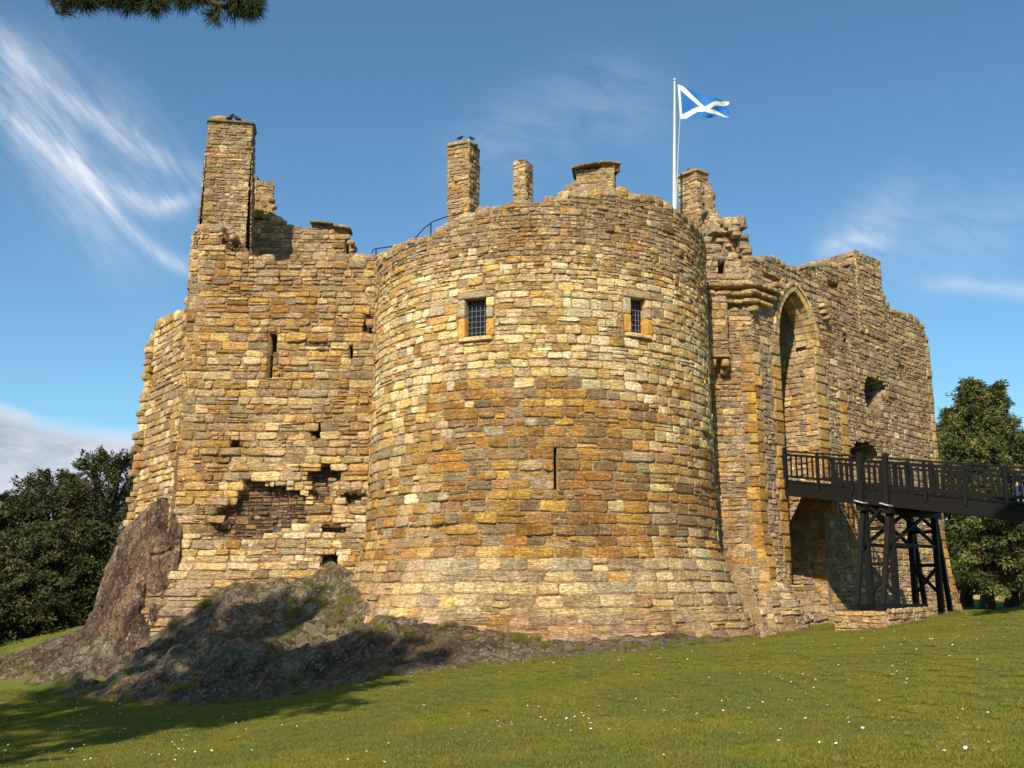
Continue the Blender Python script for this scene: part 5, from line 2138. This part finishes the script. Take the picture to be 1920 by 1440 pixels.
def twig(pts_px, Ys, r0, r1, tufts=True):
    pts_ = [P(x_, y_, Y_) for (x_, y_), Y_ in zip(pts_px, Ys)]
    tube(tk, pts_, np.linspace(r0, r1, len(pts_)), n=6)
    return pts_


main = twig([(-500, -420), (-200, -210), (60, -110), (250, -70), (370, -5), (420, 12), (462, 15)], [2.2, 3.2, 4.0, 4.3, BY, BY, BY], .05, .006)
main = [np.array((-7.45, -.95, zg + 5.6))] + main
tube(tk, [main[0], main[1]], [.08, .05], n=8)
for pp in ([(60, -110), (85, -30), (98, 10), (112, 24), (118, 27)], [(90, -12), (104, 8), (115, 10)], [(150, -90), (160, -20), (170, 6)], [(180, -85), (215, -40), (232, 10)], [(230, -70), (240, -30), (248, 8)],
           [(260, -60), (262, -10), (270, 14)], [(370, -5), (400, 14), (404, 30)], [(405, 12), (428, 18), (430, 28)], [(430, 12), (460, 10), (475, 8)], [(340, -30), (345, -5), (338, 4)], [(240, -60), (285, -20), (292, 20)], [(420, -30), (450, -20), (480, 0)]):
    twig(pp, [BY] * len(pp), .007, .0035)
for (x_, y_, dx, dy, n_) in ((98, -6, 1, .2, 60), (118, 20, 1, -.3, 45), (135, -2, .3, 1, 90), (140, -12, -.3, 1, 90), (155, 2, .4, 1, 110), (165, 0, .4, .9, 110), (170, -8, .9, .6, 100), (196, -6, -.2, 1, 90), (205, 0, .1, 1, 100), (222, -4, .5, 1, 90), (215, -12, 0, 1, 100),
                             (238, 8, .2, .9, 100), (250, 4, .5, .7, 90), (262, -8, .4, 1, 80), (284, 8, .4, 1, 120), (295, 6, .3, 1, 120), (300, -6, .9, .4, 110), (280, -6, -.4, .8, 90), (335, 2, 0, 1, 70), (345, -4, .4, .9, 80), (360, -6, .3, .8, 80), (385, -4, .4, .7, 80), (404, 26, 0, 1, 90),
                             (432, 24, .5, 1, 60), (455, 6, .5, .8, 130), (468, 8, .8, .4, 160), (478, 4, 1, .2, 160), (470, -8, .8, -.1, 160), (480, 14, .8, .6, 140), (462, 18, .2, 1, 120), (450, -10, .4, .4, 130), (430, -12, .2, .3, 110), (410, -14, 0, .4, 100), (440, 0, .4, .9, 110),
                             (115, -14, .2, .9, 70), (250, -18, .3, .9, 100), (320, -18, .3, .9, 80), (180, -20, .2, .9, 100), (390, -18, .2, .8, 90)):
    for rr in range(3):
        yy_ = BY + rg.uniform(-.12, .12)
        p = P(x_ + rg.uniform(-7, 7), y_ + rg.uniform(-5, 4), yy_)
        needles(p, np.array([dx, rg.uniform(-.3, .3), -dy]) + rg.normal(0, .2, 3), n_)
# upper crown tufts, out of view
for k_ in range(260):
    an = rg.uniform(0, 2 * pi)
    z_ = rg.uniform(4.2, 7.8)
    r_ = rg.uniform(.3, 2.2) * (1.1 - (z_ - 4.2) / 5)
    c_ = np.array((-7.4 + r_ * cos(an), -1.2 + r_ * sin(an), zg + z_))
    cc = c_ + rg.normal(0, .22, (40, 3))
    leafcards(nd, cc, rg.normal(0, 1, (40, 3)), .16, np.tile(np.array((.035, .05, .018)), (40, 1)), rg, elong=5)
nd.build('needles', M_leaf, pn)
tk.build('trunk', M_bark, pn)
unparent_fix(pn)

# far wood on the horizon
a = Acc()
rg = np.random.default_rng(77)
for k_ in range(420):
    an = rg.uniform(-.95, .95)
    dist = rg.uniform(130, 210)
    x, y = dist * sin(an), dist * cos(an)
    hh = rg.uniform(4, 9)
    m_ = 70
    cc = np.array([x, y, -.8]) + rg.normal(0, 1, (m_, 3)) * np.array([3.2, 3.2, hh * .28]) + np.array([0, 0, hh * .42])
    cc[:, 2] = np.maximum(cc[:, 2], -.7)
    cb_ = np.array((.045, .05, .025)) * rg.uniform(.7, 1.7)
    leafcards(a, cc, rg.normal(0, 1, (m_, 3)), 1.3, cb_[None] * rg.uniform(.7, 1.3, (m_, 1)), rg, elong=1.6)
tag(a.build('distant_wood', M_leaf), kind='stuff')
# low hedge behind the right-hand conifers and a pale garden wall
a = Acc()
for k_ in range(150):
    x = rg.uniform(24, 60)
    m_ = 80
    cc = np.array([x, 88, .3]) + rg.normal(0, 1, (m_, 3)) * np.array([.6, .5, .8]) + np.array([0, 0, .9])
    leafcards(a, cc, rg.normal(0, 1, (m_, 3)), .35, np.array((.07, .07, .03))[None] * rg.uniform(.6, 1.5, (m_, 1)), rg)
tag(a.build('hedge', M_leaf), 'rough olive hedge far behind the trunks of the conifers', 'hedge')
a = Acc()
fW, iW, LW = flat((24, 84), (52, 80))
zz0 = float(gz(38, 82))
masonry(a, fW, 0, LW, zz0 - .4, zz0 + .75, lambda v: (.18, .3), lambda v: (.4, .9), cw(PLINTH * .6 + BASEP * .4), thick=.4)
tag(a.build('garden_wall', M_stone), 'low pale garden wall far behind the conifer trunks', 'wall')

# ================================================================== grass
rg = np.random.default_rng(3)


def patch(size, n_, L, name):
    x = rg.uniform(-size / 2, size / 2, n_)
    y = rg.uniform(-size / 2, size / 2, n_)
    d = rg.normal(0, .45, (n_, 2))
    Ls = L * rg.uniform(.5, 1.25, n_)
    b_ = np.stack([x, y, x * 0 - .005], 1)
    tip = b_ + np.stack([d[:, 0] * Ls, d[:, 1] * Ls, Ls], 1)
    an = rg.uniform(0, pi, n_)
    w_ = np.stack([np.cos(an), np.sin(an), an * 0], 1) * .0035
    v_ = np.stack([b_ - w_, b_ + w_, tip], 1).reshape(-1, 3)
    k_ = np.arange(n_) * 3
    a_ = Acc()
    c_ = np.array((.150, .176, .028))[None] * rg.uniform(.6, 1.5, (n_, 1))
    dry = rg.random(n_) < .10
    c_[dry] = np.array((.20, .17, .06)) * rg.uniform(.7, 1.2, (dry.sum(), 1))
    a_.add(v_, np.stack([k_, k_ + 1, k_ + 2, k_ + 2], 1), np.repeat(c_, 3, 0))
    o_ = a_.build(name, M_grass, smooth=False)
    COL.objects.unlink(o_)
    return o_


def scatter(name, pts_, src, kind_label, smin=.85, smax=1.2, normal=None):
    me = bpy.data.meshes.new(name)
    me.from_pydata([tuple(p_) for p_ in pts_], [], [])
    o_ = bpy.data.objects.new(name, me)
    COL.objects.link(o_)
    ng = bpy.data.node_groups.new(name + '_scatter', 'GeometryNodeTree')
    ng.interface.new_socket('Geometry', in_out='INPUT', socket_type='NodeSocketGeometry')
    ng.interface.new_socket('Geometry', in_out='OUTPUT', socket_type='NodeSocketGeometry')
    N_ = ng.nodes
    gi, go = N_.new('NodeGroupInput'), N_.new('NodeGroupOutput')
    ip = N_.new('GeometryNodeInstanceOnPoints')
    oi = N_.new('GeometryNodeObjectInfo')
    oi.inputs['Object'].default_value = src
    oi.inputs['As Instance'].default_value = True
    rv = N_.new('FunctionNodeRandomValue')
    rv.data_type = 'FLOAT_VECTOR'
    rv.inputs[0].default_value = (-.03, -.03, 0)
    rv.inputs[1].default_value = (.03, .03, 6.283)
    rs = N_.new('FunctionNodeRandomValue')
    rs.data_type = 'FLOAT'
    rs.inputs[2].default_value = smin
    rs.inputs[3].default_value = smax
    ng.links.new(gi.outputs[0], ip.inputs['Points'])
    ng.links.new(oi.outputs['Geometry'], ip.inputs['Instance'])
    ng.links.new(rv.outputs[0], ip.inputs['Rotation'])
    ng.links.new(rs.outputs[1], ip.inputs['Scale'])
    ng.links.new(ip.outputs[0], go.inputs[0])
    md = o_.modifiers.new('scatter', 'NODES')
    md.node_group = ng
    tag(o_, kind=kind_label)
    return o_


src = patch(.6, 1500, .030, 'grass_patch')
gx, gy = np.meshgrid(np.arange(-17, 17, .40), np.arange(8, 36, .40))
gx = gx.ravel() + rg.uniform(-.25, .25, gx.size)
gy = gy.ravel() + rg.uniform(-.25, .25, gy.size)
vis = (np.abs(gx) < gy * .56 + 1.0)
sdp = polydist(gx, gy)
vis &= sdp < .1
vis &= ~((gx > 8.0) & (gy > 34.5) & (gx < 10))
gx, gy = gx[vis], gy[vis]
scatter('grass', np.stack([gx, gy, gz(gx, gy)], 1), src, 'stuff')
# longer tufts where grass meets rock, and on ledges of the bank
src2 = patch(.30, 260, .17, 'tuft_patch')
pt2 = []
for k_ in range(9000):
    x, y = rg.uniform(-20, 9), rg.uniform(26, 37)
    s_ = float(polydist(np.array([x]), np.array([y]))[0])
    nn = float(fbm(np.array([[x * .6, y * .6, 3.0]]), 3)[0])
    pr_ = 0
    if -.25 < s_ < .35:
        pr_ = .25
    elif s_ > .35 and nn > .05:
        pr_ = (.12 + (.5 if y > 32 and x > -11 else 0)) * (1 if x < -3 else .3)
    dr = math.hypot(x - CX, y - CY)
    if s_ > 0 and 7.0 < dr < 7.9 and x < 1:
        pr_ = max(pr_, .22)
    if rg.random() < pr_:
        pt2.append((x, y, float(surfz(x, y)[0]) - .02))
for k_ in range(260):
    u_ = rg.uniform(-2.2, 4.5)
    d_ = rg.uniform(.9, 1.7) - .12 * u_
    q = K + DG * u_ + NG * d_
    pt2.append((q[0], q[1], float(gz(q[0], q[1])) - .02))
for k_ in range(60):
    q = B3(rg.uniform(T0 - 1.7, T1), SB_ + .5 + rg.uniform(0, .3), 0)
    pt2.append((q[0], q[1], float(gz(q[0], q[1])) - .02))
scatter('long_grass', pt2, src2, 'stuff', .4, 1.0)
# daisies
a = Acc()
nd_ = 2300
for k_ in range(nd_):
    y = rg.uniform(9.5, 36)
    x = rg.uniform(-.5, .56) * y
    cl = float(fbm(np.array([[x * .35, y * .25, 7.0]]), 2)[0])
    if rg.random() > .45 + cl * 2.2:
        continue
    if float(polydist(np.array([x]), np.array([y]))[0]) > -.2:
        continue
    z = float(gz(x, y)) + .045
    r_ = rg.uniform(.008, .019)
    an0 = rg.uniform(0, 6)
    tl = rg.normal(0, .25, 2)
    ring = [(x + r_ * cos(an0 + k2 * pi / 4), y + r_ * sin(an0 + k2 * pi / 4), z + r_ * (tl[0] * cos(an0 + k2 * pi / 4) + tl[1] * sin(an0 + k2 * pi / 4)) + (.004 if k2 % 2 else 0)) for k2 in range(8)]
    low = [(x + r_ * .4 * cos(k2 * pi / 4), y + r_ * .4 * sin(k2 * pi / 4), z - r_ * .8) for k2 in range(8)]
    q_ = [(k2, (k2 + 1) % 8, 8 + (k2 + 1) % 8, 8 + k2) for k2 in range(8)] + [(0, 1, 2, 3), (0, 3, 4, 7), (4, 5, 6, 7)]
    a.add(ring + low, q_, (.8, .8, .8))
tag(a.build('daisies', M_petal), kind='stuff')
